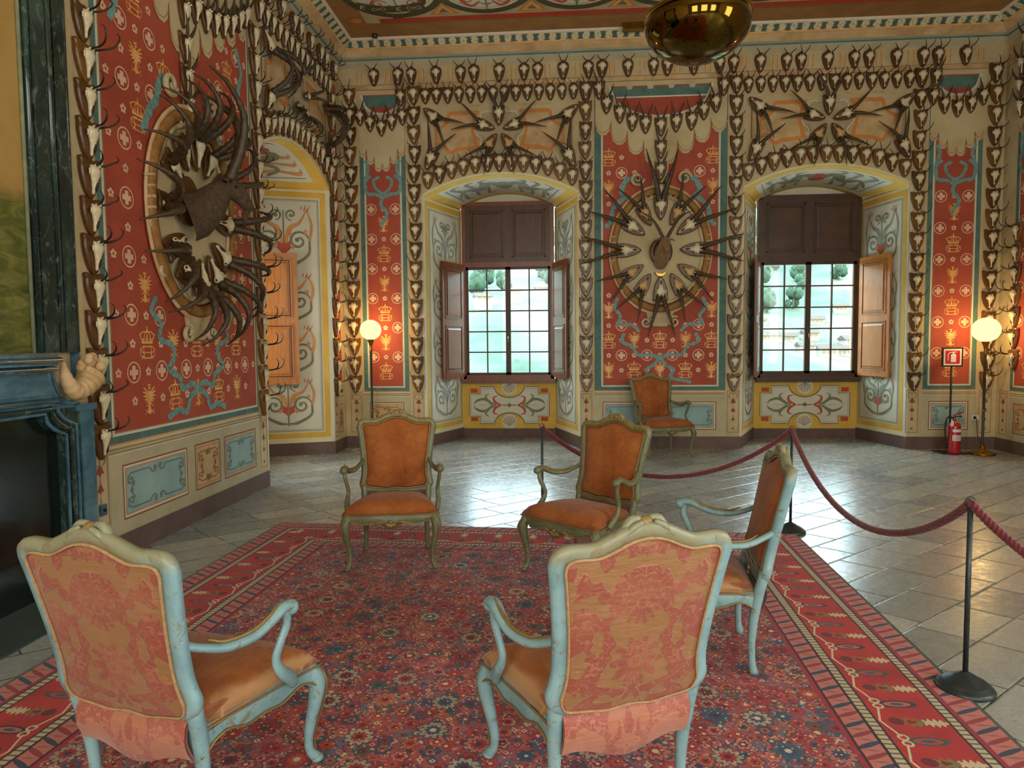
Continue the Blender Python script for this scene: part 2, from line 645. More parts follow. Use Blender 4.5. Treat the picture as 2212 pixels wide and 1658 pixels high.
def rug_col(nt):
    v = coords(nt)
    x, y, z = sep(v)
    dx = x.min(RW - x)
    dy = (y * -1.0).min(y + RL)
    usex = dx.lt(dy)
    d = dx.min(dy)
    s = mix_val(usex, y, x)
    wob = (noise(v, 9, 2, .5) - .5) * .006
    d = d + wob
    # ---- field
    n = noise(v, 30, 3, .6)
    base = ramp(noise(v, 5.0, 3, .55), [(.30, '#56637a'), (.42, '#7c6470'), (.52, '#a84a50'), (.66, '#bc5048'), (.78, '#a65c44')])
    base = mix(noise(v, 24, 2, .5).gt(.55) * .6, base, '#c4645c')
    c = base

    def flowers(c, scale, rad, petals, cols_out, cols_in, rand=.85, off=(0, 0, 0)):
        q = coords(nt, loc=off)
        # screen out z so cells lie in the plane
        qx, qy, qz = sep(q)
        qq = comb(nt, qx, qy, 0.0)
        dist, col, pos = vor(qq, scale, rand)
        dv = vec_sub(qq, pos)
        px, py, pz = sep(dv)
        r = (px * px + py * py).sqrt()
        a = py.atan2(px)
        cr, cg, cb = sep(col)
        lobe = (a * (petals / 2.0)).cos().abs() * .35 + .68
        R = r / (lobe * rad)
        ring = R.lt(1.0)
        inner = R.lt(.62)
        core = R.lt(.26)
        c = mix(R.within(1.08, .13) * .75, c, '#333c50')
        c = mix(ring, c, ramp(cr, cols_out, True))
        c = mix(inner, c, ramp(cg, cols_in, True))
        c = mix(core, c, ramp(cb, [(0, '#5a1a20'), (.4, '#d9c8a8'), (.7, '#2f3b52')], True))
        return c
    O1 = [(0, '#b3a58c'), (.22, '#c0705f'), (.48, '#a82c28'), (.72, '#a8967c'), (.84, '#3c5a72')]
    I1 = [(0, '#a32a2a'), (.4, '#7a2228'), (.65, '#b8563a'), (.85, '#3c4a66')]
    O2 = [(0, '#c43a34'), (.3, '#d07a6c'), (.5, '#2e5270'), (.62, '#c8683c'), (.78, '#47604e'), (.88, '#ad2c2c')]
    I2 = [(0, '#d88c7c'), (.3, '#93222a'), (.6, '#d9c8a8'), (.8, '#b5482e')]
    c = flowers(c, 17.0, .020, 4, O2, I2, .9)
    c = flowers(c, 10.5, .034, 6, O2, I1, .8, (.3, .17, 0))
    c = flowers(c, 4.3, .058, 10, O1, I1, .35, (.05, .4, 0))
    speck = vor(comb(nt, x, y, 0.0), 42, 1.0)[0].lt(.2)
    c = mix(speck * .8, c, '#d9cbb0')
    field = c
    # ---- main border, red ground with botehs, palmettes and a zig-zag vine
    P = .285
    sm = s / P
    cell = sm.floor()
    fs = (sm - cell) * P - P / 2          # -P/2..P/2 about a boteh
    alt = (cell * .5).op('FRACT').gt(.25)
    bd = noise(v, 18, 3, .6)
    m = ramp(noise(v, 4, 2, .5), [(.35, '#a91c22'), (.6, '#c22a22'), (.8, '#b52a1c')])
    ex = (d - .345) / .085
    taper = (d - .345) * .16
    ey = (fs + taper * 0.3) / .030
    e = (ex * ex + ey * ey).sqrt() + (bd - .5) * .12
    m = mix(e.lt(1.0), m, mix(alt, '#1f3048', '#33524e'))
    m = mix(e.lt(.68), m, mix(alt, '#c56a4e', '#b94438'))
    m = mix(e.lt(.34), m, '#31506a')
    # palmette leaves between
    f2 = (fs.abs() - P / 2)
    lx = (d - .255) / .055
    ly = f2 / (((d * 260).sin() * .3 + .7) * .034)
    l = (lx * lx + ly * ly).sqrt()
    m = mix(l.lt(1.0), m, '#cdbd96')
    lx2 = (d - .345) / .05
    ly2 = f2 / (((d * 200).sin() * .25 + .75) * .042)
    l2 = (lx2 * lx2 + ly2 * ly2).sqrt()
    m = mix(l2.lt(1.0), m, mix(bd.gt(.5), '#a8542c', '#7a7a44'))
    m = mix(l2.lt(.4), m, '#7c1820')
    lx3 = (d - .405) / .03
    l3 = (lx3 * lx3 + (f2 / .028) * (f2 / .028)).sqrt()
    m = mix(l3.lt(1.0), m, '#6a1a20')
    # vine hooks
    zig = (fs.abs() / (P / 2)) * .045 + .425
    m = mix((d - zig).abs().lt(.005) * fs.abs().gt(.028), m, '#d6c8a4')
    hk = ((d - .43) * (d - .43) + (fs.abs() - .022) * (fs.abs() - .022)).sqrt()
    m = mix(hk.within(.018, .005), m, '#d0c49c')
    # ---- pink bands with small leaves
    S2 = .075
    t = s / S2
    ft = (t - t.floor()) * S2 - S2 / 2
    rr = (t.floor() * 3.17).sin()
    pb = '#c9736c'

    def pink(c0, w):
        q = (d - c0)
        el = ((q / (w * .62)) * (q / (w * .62)) + ((ft + q * .5) / .014) * ((ft + q * .5) / .014)).sqrt() + (bd - .5) * .5
        c = mix(el.lt(1.0), pb, mix(rr.gt(.1), '#96343a', '#2d4058'))
        el2 = ((ft.abs() - S2 / 2) / .008).abs() + (q / (w * .5)).abs() + (bd - .5) * .8
        c = mix(el2.lt(.8), c, '#8a6448')
        return c
    # ---- guard stripes
    gs = s / .032
    gf = gs - gs.floor()
    guard = mix(gf.within(.5, .16), '#c6b797', '#6d5a48')
    res = field
    def seg(c, a, b, colr):
        return mix(d.within((a + b) / 2, (b - a) / 2), c, colr)
    res = seg(res, .640, .660, '#a82434')
    res = seg(res, .628, .640, '#3a1a22')
    res = seg(res, .540, .628, pink(.584, .088))
    res = seg(res, .527, .540, '#2c1c1e')
    res = seg(res, .490, .527, guard)
    res = seg(res, .480, .490, '#2c1c1e')
    res = seg(res, .200, .480, m)
    res = seg(res, .190, .200, '#2c1c1e')
    res = seg(res, .155, .190, guard)
    res = seg(res, .145, .155, '#2c1c1e')
    res = seg(res, .125, .145, '#9c2436')
    res = seg(res, .015, .125, pink(.07, .11))
    res = seg(res, -.1, .015, '#4f5a46')
    fine = noise(v, 160, 2, .6)
    return mix(fine.ss(.4, .8) * .22, res, '#3a2c32')


def mix_val(f, a, b):
    return a + (b - a) * (1.0 - f)


mat('rug_wool', rug_col, .92, bump=lambda nt: (noise(coords(nt), 240, 2, .6) + noise(coords(nt), 20, 2, .5) * .6, .004), sheen=.15, spec=.15)
mat('rug_edge', '#5a3036', .9)
mat('fringe', '#b8a98a', .9)


def picture(nt):
    v = coords(nt)
    x, y, z = sep(v)
    sky = ramp(noise(v, 1.5, 4, .6), [(.3, '#a07c40'), (.7, '#bd9a58')])
    land = ramp(noise(coords(nt, scale=(1, 1, 3)), 4, 6, .7, .8), [(.3, '#3c3d18'), (.5, '#5f6328'), (.7, '#8a8244')])
    c = mix((z + (noise(v, 3, 3, .6) - .5) * .25).ss(2.42, 2.55), land, sky)
    tree = (((y - 3.62) / .22) * ((y - 3.62) / .22) + ((z - 3.25) / .3) * ((z - 3.25) / .3)).sqrt() + (noise(v, 22, 4, .7) - .5) * 1.6
    return mix(tree.lt(.9), c, '#5a5a24')


mat('landscape_canvas', picture, .5)
mat('hill_grass', lambda nt: (lambda v: ramp(noise(v, .02, 8, .68), [(.38, '#1d3b31'), (.46, '#345244'), (.54, '#4a5f52'), (.62, '#666f68')]))(coords(nt)), .95)
mat('hill_tree', lambda nt: ramp(noise(coords(nt), .25, 5, .65), [(.3, '#1d3a30'), (.7, '#3a5a48')]), .95)
mat('house_wall', '#8a8682', .9)
mat('house_roof', '#454442', .9)


# ------------------------------------------------------------------ painted decoration on a plane
class Paint:
    """flat paint layers (1.5 mm apart) on the plane O + u*U + v*V, N points into the room"""
    def __init__(s, mb, O, U, V, N):
        s.mb, s.O, s.U, s.V, s.N = mb, Vector(O), Vector(U), Vector(V), Vector(N)
        s.flip = s.U.cross(s.V).dot(s.N) < 0
    cnt = 0
    def pt(s, u, v, l=0): return s.O + s.U * u + s.V * v + s.N * (.0015 * l + (Paint.cnt % 40) * 2.5e-5 * (l > 0))
    def poly(s, pts, m, l=1):
        Paint.cnt += 1
        q = [s.pt(u, v, l) for u, v in pts]
        a = sum(pts[i][0] * pts[(i + 1) % len(pts)][1] - pts[(i + 1) % len(pts)][0] * pts[i][1] for i in range(len(pts)))
        if (a < 0) != s.flip: q.reverse()
        s.mb.face(q, m)
    def rect(s, u0, v0, u1, v1, m, l=1): s.poly([(u0, v0), (u1, v0), (u1, v1), (u0, v1)], m, l)
    def frame(s, u0, v0, u1, v1, w, m, l=1):
        s.rect(u0, v0, u1, v0 + w, m, l); s.rect(u0, v1 - w, u1, v1, m, l)
        s.rect(u0, v0 + w, u0 + w, v1 - w, m, l); s.rect(u1 - w, v0 + w, u1, v1 - w, m, l)
    def stroke(s, pts, w, m, l=2, closed=False):
        Paint.cnt += 1
        P = [Vector((p[0], p[1])) for p in pts]; N = len(P)
        W = w if isinstance(w, (list, tuple)) else None
        L, R = [], []
        for i in range(N):
            if closed: t = P[(i + 1) % N] - P[i - 1]
            else: t = P[min(i + 1, N - 1)] - P[max(i - 1, 0)]
            if t.length < 1e-9: t = Vector((1, 0))
            t.normalize(); n = Vector((-t.y, t.x))
            if W:
                k = i / (N - 1) * (len(W) - 1); a = int(k); b = min(a + 1, len(W) - 1); ww = W[a] + (W[b] - W[a]) * (k - a)
            else: ww = w
            L.append(s.pt(*(P[i] + n * ww / 2), l)); R.append(s.pt(*(P[i] - n * ww / 2), l))
        vs = L + R
        fs = [(i, i + N, (i + 1) % N + N, (i + 1) % N) for i in range(N if closed else N - 1)]
        if s.flip: fs = [f[::-1] for f in fs]
        s.mb.mesh(vs, fs, m)
    def disc(s, u, v, r, m, l=2, n=12, rv=None, a0=0):
        s.poly([(u + r * cos(a0 + 2 * pi * k / n), v + (rv or r) * sin(a0 + 2 * pi * k / n)) for k in range(n)], m, l)
    def ring(s, u, v, r, w, m, l=2, n=18, rv=None):
        s.stroke([(u + r * cos(2 * pi * k / n), v + (rv or r) * sin(2 * pi * k / n)) for k in range(n)], w, m, l, True)
    # ---- motifs of the red hanging
    def crown(s, u, v, k, m):
        f = lambda pts: [(u + a * k, v + b * k) for a, b in pts]
        s.poly(f([(-.55, 0), (.55, 0), (.6, .16), (-.6, .16)]), m)
        for a in (-1, 1):
            s.stroke(f(crv([(a * .5, .2), (a * .72, .5), (a * .45, .72), (0, .74)], 3)), .08 * k, m)
            s.stroke(f(crv([(a * .2, .2), (a * .3, .45), (a * .2, .66), (0, .72)], 3)), .07 * k, m)
            s.disc(u + a * .74 * k, v + .55 * k, .07 * k, m, n=6)
            s.poly(f([(a * .3, .18), (a * .48, .18), (a * .42, .36), (a * .36, .36)]), m)
        s.poly(f([(-.1, .18), (.1, .18), (.06, .6), (-.06, .6)]), m)
        s.disc(u, v + .84 * k, .1 * k, m, n=8)
        s.stroke(f([(0, .9), (0, 1.1)]), .05 * k, m); s.stroke(f([(-.08, 1.02), (.08, 1.02)]), .05 * k, m)
        # interlaced cipher below
        for a in (-1, 1):
            s.stroke(f(crv([(a * .1, -.15), (a * .55, -.2), (a * .62, -.5), (a * .3, -.58), (a * .62, -.95)], 3)), .07 * k, m)
            s.stroke(f([(a * .42, -.12), (a * .38, -.95)]), .08 * k, m)
            s.stroke(f(crv([(a * .05, -.9), (a * .7, -.75), (a * .75, -.25)], 3)), .06 * k, m)
        for b in (-.2, -.55, -.9): s.stroke(f([(-.36, b), (.36, b)]), .07 * k, m)
    def eagle(s, u, v, k, m):
        f = lambda pts: [(u + a * k, v + b * k) for a, b in pts]
        s.poly(f([(-.14, .45), (0, .6), (.14, .45), (.2, .1), (.1, -.3), (-.1, -.3), (-.2, .1)]), m)
        s.poly(f([(-.02, .55), (.2, .72), (.1, .78), (-.1, .7)]), m)
        s.poly(f([(-.1, .8), (.12, .8), (.18, .98), (.0, .92), (-.16, .98)]), m)
        for a in (-1, 1):
            for i, (e, g) in enumerate(((.62, .78), (.7, .5), (.66, .22), (.55, -.02), (.42, -.18))):
                s.stroke(f([(a * .12, .38 - i * .1), (a * e * .7, g * .8 + .05), (a * e, g)]), [.13 * k, .12 * k, .03 * k], m)
            s.stroke(f([(a * .1, -.2), (a * .3, -.42), (a * .42, -.4)]), [.1 * k, .06 * k, .03 * k], m)
            s.stroke(f([(a * .05, -.62), (a * .48, -.92)]), .05 * k, m)
            s.stroke(f([(a * .48, -.62), (a * .05, -.92)]), .05 * k, m)
        s.poly(f([(-.06, -.28), (.06, -.28), (.2, -.75), (0, -.95), (-.2, -.75)]), m)
    def cross(s, u, v, k, m):
        s.ring(u, v, k, .14 * k, m, n=16)
        for a, b in ((.66, .26), (.26, .66)): s.rect(u - a * k, v - b * k, u + a * k, v + b * k, m, 2)
    def rosette(s, u, v, k, m):
        for i in range(5): s.disc(u + .55 * k * cos(i * 1.2566 + .3), v + .55 * k * sin(i * 1.2566 + .3), .36 * k, m, n=6)
    def hanging(s, u0, v0, u1, v1, uc, keep, m, m2, parity=0):
        """motif lattice inside the rectangle where keep(u,v)"""
        du, dv = .375, .445
        r = 0
        v = v0 + .22
        while v < v1 - .12:
            for i in range(-4, 5):
                u = uc + i * du
                if u0 - .02 < u - .08 and u + .08 < u1 + .02 and keep(u, v):
                    (s.crown if (i + r + parity) % 2 else s.eagle)(u, v, .128, m)
                u2 = u + du / 2
                if u0 + .05 < u2 < u1 - .05:
                    if keep(u2, v) and u1 - u0 > .9: s.rosette(u2, v + .0, .042, m2)
                    if keep(u2, v + dv / 2): s.cross(u2, v + dv / 2, .080, m2)
                if u0 + .03 < u < u1 - .03 and keep(u, v + dv / 2): s.rosette(u, v + dv / 2, .042, m2)
            v += dv; r += 1
    # ---- scroll work
    def scroll(s, u, v, r, a0, turns, m, w, l=2, sgn=1, leaf=None):
        n = int(14 * abs(turns)) + 4
        pts = []
        for i in range(n + 1):
            t = i / n; a = a0 + sgn * turns * 2 * pi * t; rr = r * (1 - .82 * t)
            pts.append((u + rr * cos(a), v + rr * sin(a)))
        s.stroke(pts, [w * .5, w, w, w * .8, w * .5], m, l)
        s.disc(pts[-1][0], pts[-1][1], w * .9, m, l, 8)
        if leaf:
            for t in (.1, .28, .46):
                i = int(t * n); p = Vector(pts[i]); d = (p - Vector((u, v)))
                if d.length > 1e-6: d.normalize()
                q = p + d * r * .42 + Vector((pts[min(i + 1, n)][0] - p.x, pts[min(i + 1, n)][1] - p.y)) * 1.2
                s.stroke([tuple(p), tuple((p + q) / 2 + d * r * .05), tuple(q)], [w * .4, w * 1.5, w * .1], leaf, l)
        return pts
    def arabesque(s, uc, v0, v1, hw, g, leaf, fl, tiers):
        """mirror-symmetric scroll composition about u=uc"""
        h = (v1 - v0) / tiers
        w = hw * .095
        for i in range(tiers):
            b = v0 + i * h
            up = 1 if i % 2 else -1
            s.stroke([(uc, b + h * .04), (uc, b + h * .9)], [w * .7, w * .5], g)
            for a in (-1, 1):
                s.stroke(crv([(uc + a * w * .3, b + h * .08), (uc + a * hw * .35, b + h * .10), (uc + a * hw * .86, b + h * .25), (uc + a * hw * .9, b + h * .45)], 5), [w * .6, w * 1.3, w, w * .7], g)
                s.scroll(uc + a * hw * .52, b + h * .45, hw * .38, 0 if a > 0 else pi, 1.4, g, w, 2, a, leaf)
                s.stroke(crv([(uc, b + h * .30), (uc + a * hw * .2, b + h * .62), (uc + a * hw * .55, b + h * .72), (uc + a * hw * .82, b + h * .92)], 5), [w * .5, w * 2.0, w * 1.2, w * .2], leaf)
                s.scroll(uc + a * hw * .28, b + h * .84, hw * .22, -pi / 2, 1.1, g, w * .8, 2, -a)
                s.stroke(crv([(uc + a * hw * .9, b + h * .45), (uc + a * hw * .98, b + h * .7), (uc + a * hw * .75, b + h * .98)], 4), [w, w * 1.1, w * .2], leaf)
                for k in range(3):
                    s.stroke([(uc + a * hw * (.82 - .1 * k), b + h * (.88 + .02 * k)), (uc + a * hw * (.95 - .14 * k), b + h * (.99 + .0 * k))], [w * .5, w * 1.5, w * .1], fl if fl else leaf)
            if fl:
                for k in (-1, 0, 1):
                    s.stroke([(uc, b + h * .26), (uc + k * hw * .14, b + h * .36), (uc + k * hw * .20, b + h * .45)], [w * .8, w * 2.6, w * .2], fl)
            else:
                for k in (-1, 0, 1):
                    s.stroke([(uc, b + h * .66), (uc + k * hw * .12, b + h * .78), (uc + k * hw * .15, b + h * .9)], [w * .5, w * 1.8, w * .2], leaf)
    def shell(s, u, v, r, m, m2, up=1):
        s.disc(u, v, r, m, 2, 16)
        for i in range(7):
            a = pi * (i + .5) / 7
            s.stroke([(u, v - .5 * r * up), (u + r * .85 * cos(a), v + up * r * .85 * sin(a) - .1 * r * up)], [r * .03, r * .13], m2, 3)
    def ribbonline(s, pts, w, m, l=3):
        c = crv(pts, 6)
        n = len(c)
        s.stroke(c, [w * (.6 + .4 * abs(sin(i * .9))) for i in range(n)], m, l)
        for i in range(2, n - 2, 3):
            p = Vector(c[i][:2]); t = Vector(c[i + 1][:2]) - p; t.normalize(); q = Vector((-t.y, t.x))
            s.stroke([tuple(p - q * w * .45), tuple(p + q * w * .45 + t * w * .2)], w * .09, 'teal_band', l + 1)
    def bells(s, u, v0, v1):
        s.frame(u - .085, v0, u + .085, v1, .006, 'brown_line', 2)
        k = .8
        for i in range(3):
            v = v1 - .12 - i * .14; q = .045 * (1 - .18 * i)
            s.poly([(u - q * .3, v), (u + q * .3, v), (u + q, v - q * 1.5), (u + q * .4, v - q * 1.2), (u, v - q * 1.9), (u - q * .4, v - q * 1.2), (u - q, v - q * 1.5)], 'pink_dark', 2)
            s.stroke([(u, v + .05), (u, v)], .006, 'pink_dark', 2)
        for a in (-1, 1):
            s.stroke(crv([(u, v1 - .05), (u + a * .04, v1 - .03), (u + a * .06, v1 - .09), (u + a * .03, v1 - .12)], 3), .008, 'pink_dark', 2)
        s.disc(u, v0 + .06, .018, 'grey_line', 2, 8)
    def dado_panel(s, u0, v0, u1, v1, blue, small=False):
        s.rect(u0, v0, u1, v1, 'cream_pale', 1); s.frame(u0, v0, u1, v1, .012, 'pink_dark', 2)
        s.rect(u0 + .03, v0 + .03, u1 - .03, v1 - .03, 'blue_panel' if blue else 'stone_tan', 2)
        s.frame(u0 + .03, v0 + .03, u1 - .03, v1 - .03, .010, 'orange_band', 3)
        m = 'grey_line' if blue else 'brown_line'
        uc, vc, hw, hh = (u0 + u1) / 2, (v0 + v1) / 2, (u1 - u0) / 2 - .09, (v1 - v0) / 2 - .075
        for b in (-1, 1):
            for a in (-1, 1):
                s.stroke([(uc + a * hw, vc + b * hh), (uc + a * hw * .3, vc + b * hh)], .009, m, 4)
                if not small:
                    s.stroke(crv([(uc + a * hw * .3, vc + b * hh), (uc + a * hw * .22, vc + b * (hh - .035)), (uc + a * hw * .12, vc + b * (hh - .04)), (uc + a * hw * .06, vc + b * hh * .9)], 4), .010, m, 4)
                    s.scroll(uc + a * hw * .1, vc + b * hh * .95, .026, 0, 1.1, m, .008, 4, a)
                s.scroll(uc + a * (hw - .01), vc + b * (hh - .05), .045, pi / 2 * b, 1.2, m, .010, 4, -a * b, m)
                s.stroke(crv([(uc + a * hw, vc + b * (hh - .08)), (uc + a * (hw - .05), vc + b * .06), (uc + a * (hw + .0), vc)], 4), .009, m, 4)
            s.disc(uc + b * (hw - .015), vc, .018, m, 4, 8)
    def lambrequin(s, u0, u1, ztop, zside, zmid, m, n, drop=None):
        """painted cream pelmet with scalloped lower edge, deepest in the middle"""
        uc = (u0 + u1) / 2
        pts = []
        for i in range(n * 2):
            a = u0 + (u1 - u0) * i / (2 * n); b = u0 + (u1 - u0) * (i + 1) / (2 * n)
            k = 1 - abs((a + b) / 2 - uc) / ((u1 - u0) / 2)
            z = zside + (zmid - zside) * k
            d = (b - a) * .75
            pts += [(a + .004, z + d * .7), (a + (b - a) * .12, z + d * .15), (a + (b - a) * .35, z - d * .18), (a + (b - a) * .65, z - d * .18), (a + (b - a) * .88, z + d * .15), (b - .004, z + d * .7)]
        for i in range(len(pts) - 1):
            s.poly([pts[i], pts[i + 1], (pts[i + 1][0], ztop), (pts[i][0], ztop)], m, 3)
        s.stroke(pts, .012, 'stone_tan', 4)
        s.stroke([(a, b + .035) for a, b in pts], .007, 'brown_line', 4)


# ------------------------------------------------------------------ room dimensions (metres)
XL, XR, YB, ZC = -3.32, 6.22, 10.37, 6.0
XM = 1.44
Y0 = -3.0
SPR, RISE = 3.79, .30           # arch springing and rise
EMB = [(-2.08, .25, -1.66, -.12), (2.635, 4.97, 3.12, 4.74)]      # outer x0,x1 and inner x0,x1 of the two window bays
YW = 11.5
NCH = (7.53, 9.81, 7.95, 9.39)  # niche outer y0,y1 and inner y0,y1
XN = -4.45


def arch_z(t, spr=SPR, rise=RISE):
    """t 0..1 across the opening"""
    x = (t - .5) * 2
    R = (1 + (rise / 1.15) ** 2) / (2 * (rise / 1.15))
    return spr + 1.15 * (sqrt(max(R * R - x * x, 0)) - (R - rise / 1.15))


def wall_with_arches(P, u0, u1, v1, holes, m):
    """base surface of a wall, arched openings left free"""
    c = u0
    for a, b in holes:
        P.rect(c, 0, a, v1, m, 0)
        n = 16
        for i in range(n):
            ta, tb = i / n, (i + 1) / n
            xa, xb = a + (b - a) * ta, a + (b - a) * tb
            P.poly([(xa, arch_z(ta)), (xb, arch_z(tb)), (xb, v1), (xa, v1)], m, 0)
        c = b
    P.rect(c, 0, u1, v1, m, 0)


def in_oval(u, v, c, a, b): return ((u - c[0]) / a) ** 2 + ((v - c[1]) / b) ** 2 < 1


def bay_front(P, xa, xb):
    """painting round one arched bay: line along the arch and overdoor panel with orange bands"""
    n = 24
    arc = [(xa + (xb - xa) * i / n, arch_z(i / n)) for i in range(n + 1)]
    P.stroke([(u, v + .02) for u, v in arc], .035, 'yellow_pale', 1)
    P.stroke([(xa - .012, v) for v in (.18, SPR)], .03, 'cream_pale', 1)
    P.stroke([(xb + .012, v) for v in (.18, SPR)], .03, 'cream_pale', 1)
    c = (xa + xb) / 2; hw = (xb - xa) / 2 - .12
    lo = [(c - hw + 2 * hw * i / n, arch_z(.05 + .9 * i / n) + .62) for i in range(n + 1)]
    lo = [(u, max(v, 4.40)) for u, v in lo]
    P.stroke(lo, .018, 'brown_line', 2)
    top = 5.10
    P.stroke([(c - hw + .28, top), (c - .25, top)], .03, 'stone_tan', 2); P.stroke([(c + .25, top), (c + hw - .28, top)], .03, 'stone_tan', 2)
    for a in (-1, 1):
        X = lambda t: c + a * t
        P.poly([(X(.30), 4.46), (X(.30), 5.02), (X(hw - .30), 5.02), (X(hw - .26), 4.84), (X(hw - .10), 4.78), (X(hw - .10), 4.56), (X(hw - .26), 4.50), (X(hw - .34), 4.42)], 'stone_tan', 2)
        P.stroke([(X(.34), 4.50), (X(.40), 4.76), (X(.34), 5.00)], .05, 'orange_band', 3)
        P.stroke([(X(.30), 5.0), (X(hw - .30), 5.0)], .055, 'orange_band', 3)
        P.stroke(crv([(X(hw - .30), 5.0), (X(hw - .27), 4.88), (X(hw - .18), 4.80), (X(hw - .08), 4.77)], 4), .05, 'orange_band', 3)
        P.stroke([(X(hw - .10), 4.78), (X(hw - .10), 4.56)], .045, 'orange_band', 3)
        P.stroke(crv([(X(hw - .08), 4.56), (X(hw - .2), 4.54), (X(hw - .3), 4.42)], 4), .05, 'orange_band', 3)
        P.stroke([(X(.30), 4.50), (X(hw * .6), 4.47), (X(hw - .30), 4.42)], .055, 'orange_band', 3)
        P.stroke([(X(hw + .02), 4.50), (X(hw + .02), 4.95)], .02, 'brown_line', 2)
        P.rect(X(hw - .02) - .0, 4.55, X(hw + .0), 4.9, 'stone_tan', 1) if a > 0 else P.rect(X(hw), 4.55, X(hw - .02), 4.9, 'stone_tan', 1)
    # pale scrolled cartouche behind the star of mounts
    pts = [(c + (.33 + .035 * cos(8 * t)) * cos(t), 4.73 + (.33 + .035 * cos(8 * t)) * sin(t)) for t in [2 * pi * k / 40 for k in range(40)]]
    P.poly(pts, 'star_ground', 4)
    P.stroke(pts, .016, 'cream_pale', 5, True)
    for k in range(8):
        t = 2 * pi * (k + .5) / 8
        P.scroll(c + .3 * cos(t), 4.73 + .3 * sin(t), .06, t, 1.3, 'plaster_shade', .010, 5, 1 if k % 2 else -1)


def niche_bits(P, u0, u1, red0, red1, zf):
    pass


def frieze(P, u0, u1, c):
    """architrave lines and pairs of painted fillets"""
    P.rect(u0, 5.38, u1, 5.44, 'stone_tan', 1); P.rect(u0, 5.445, u1, 5.452, 'brown_line', 2); P.rect(u0, 5.372, u1, 5.38, 'brown_line', 2)
    P.rect(u0, 5.70, u1, 5.82, 'cream_dado', 1)
    k = math.ceil((u0 - c) / .937)
    while c + k * .937 < u1:
        x = c + k * .937
        for d in (-.22, -.29, .15, .22):
            if u0 + .02 < x + d + (.035) < u1 - .02:
                P.rect(x + d, 5.47, x + d + .018, 5.66, 'gold_paint', 2); P.rect(x + d + .022, 5.47, x + d + .026, 5.66, 'pink_dark', 2)
        k += 1


def dado(P, u0, u1, panels):
    P.rect(u0, .18, u1, .80, 'cream_dado', 1)
    P.rect(u0, .80, u1, .87, 'cream', 1)
    for v, m in ((.865, 'orange_band'), (.845, 'cream_pale'), (.825, 'brown_line'), (.80, 'grey_line'), (.785, 'cream_pale')): P.rect(u0, v, u1, v + .007, m, 2)
    for a, b, bl in panels: P.dado_panel(a, .28, b, .70, bl, b - a < .45)


def red_panel(P, g0, r0, r1, g1, gm, ztop):
    P.rect(g0, .87, g1, ztop, gm, 1)
    P.rect(r0 - .035, .925, r1 + .035, ztop, 'cream_pale', 2)
    P.rect(r0 - .012, .945, r1 + .012, ztop, 'plaster_shade', 3)
    P.rect(r0, .955, r1, ztop, 'damask_red', 4)


# ------------------------------------------------------------------ back wall
mb = MB()
P = Paint(mb, (0, YB, 0), (1, 0, 0), (0, 0, 1), (0, -1, 0))
wall_with_arches(P, XL, XR, ZC, [EMB[0][:2], EMB[1][:2]], 'cream')
frieze(P, XL, XR, -2.78)
for xa, xb, *_ in EMB: bay_front(P, xa, xb)
for c in (-3.16, -2.19, .355, 2.515, 5.06, 6.07):
    P.rect(c - .105, .90, c - .095, 5.35, 'stone_tan', 1); P.rect(c + .095, .90, c + .105, 5.35, 'stone_tan', 1)
    P.bells(c, .24, .86)
Pd = Paint(mb, (0, YB - .0045, 0), (1, 0, 0), (0, 0, 1), (0, -1, 0))


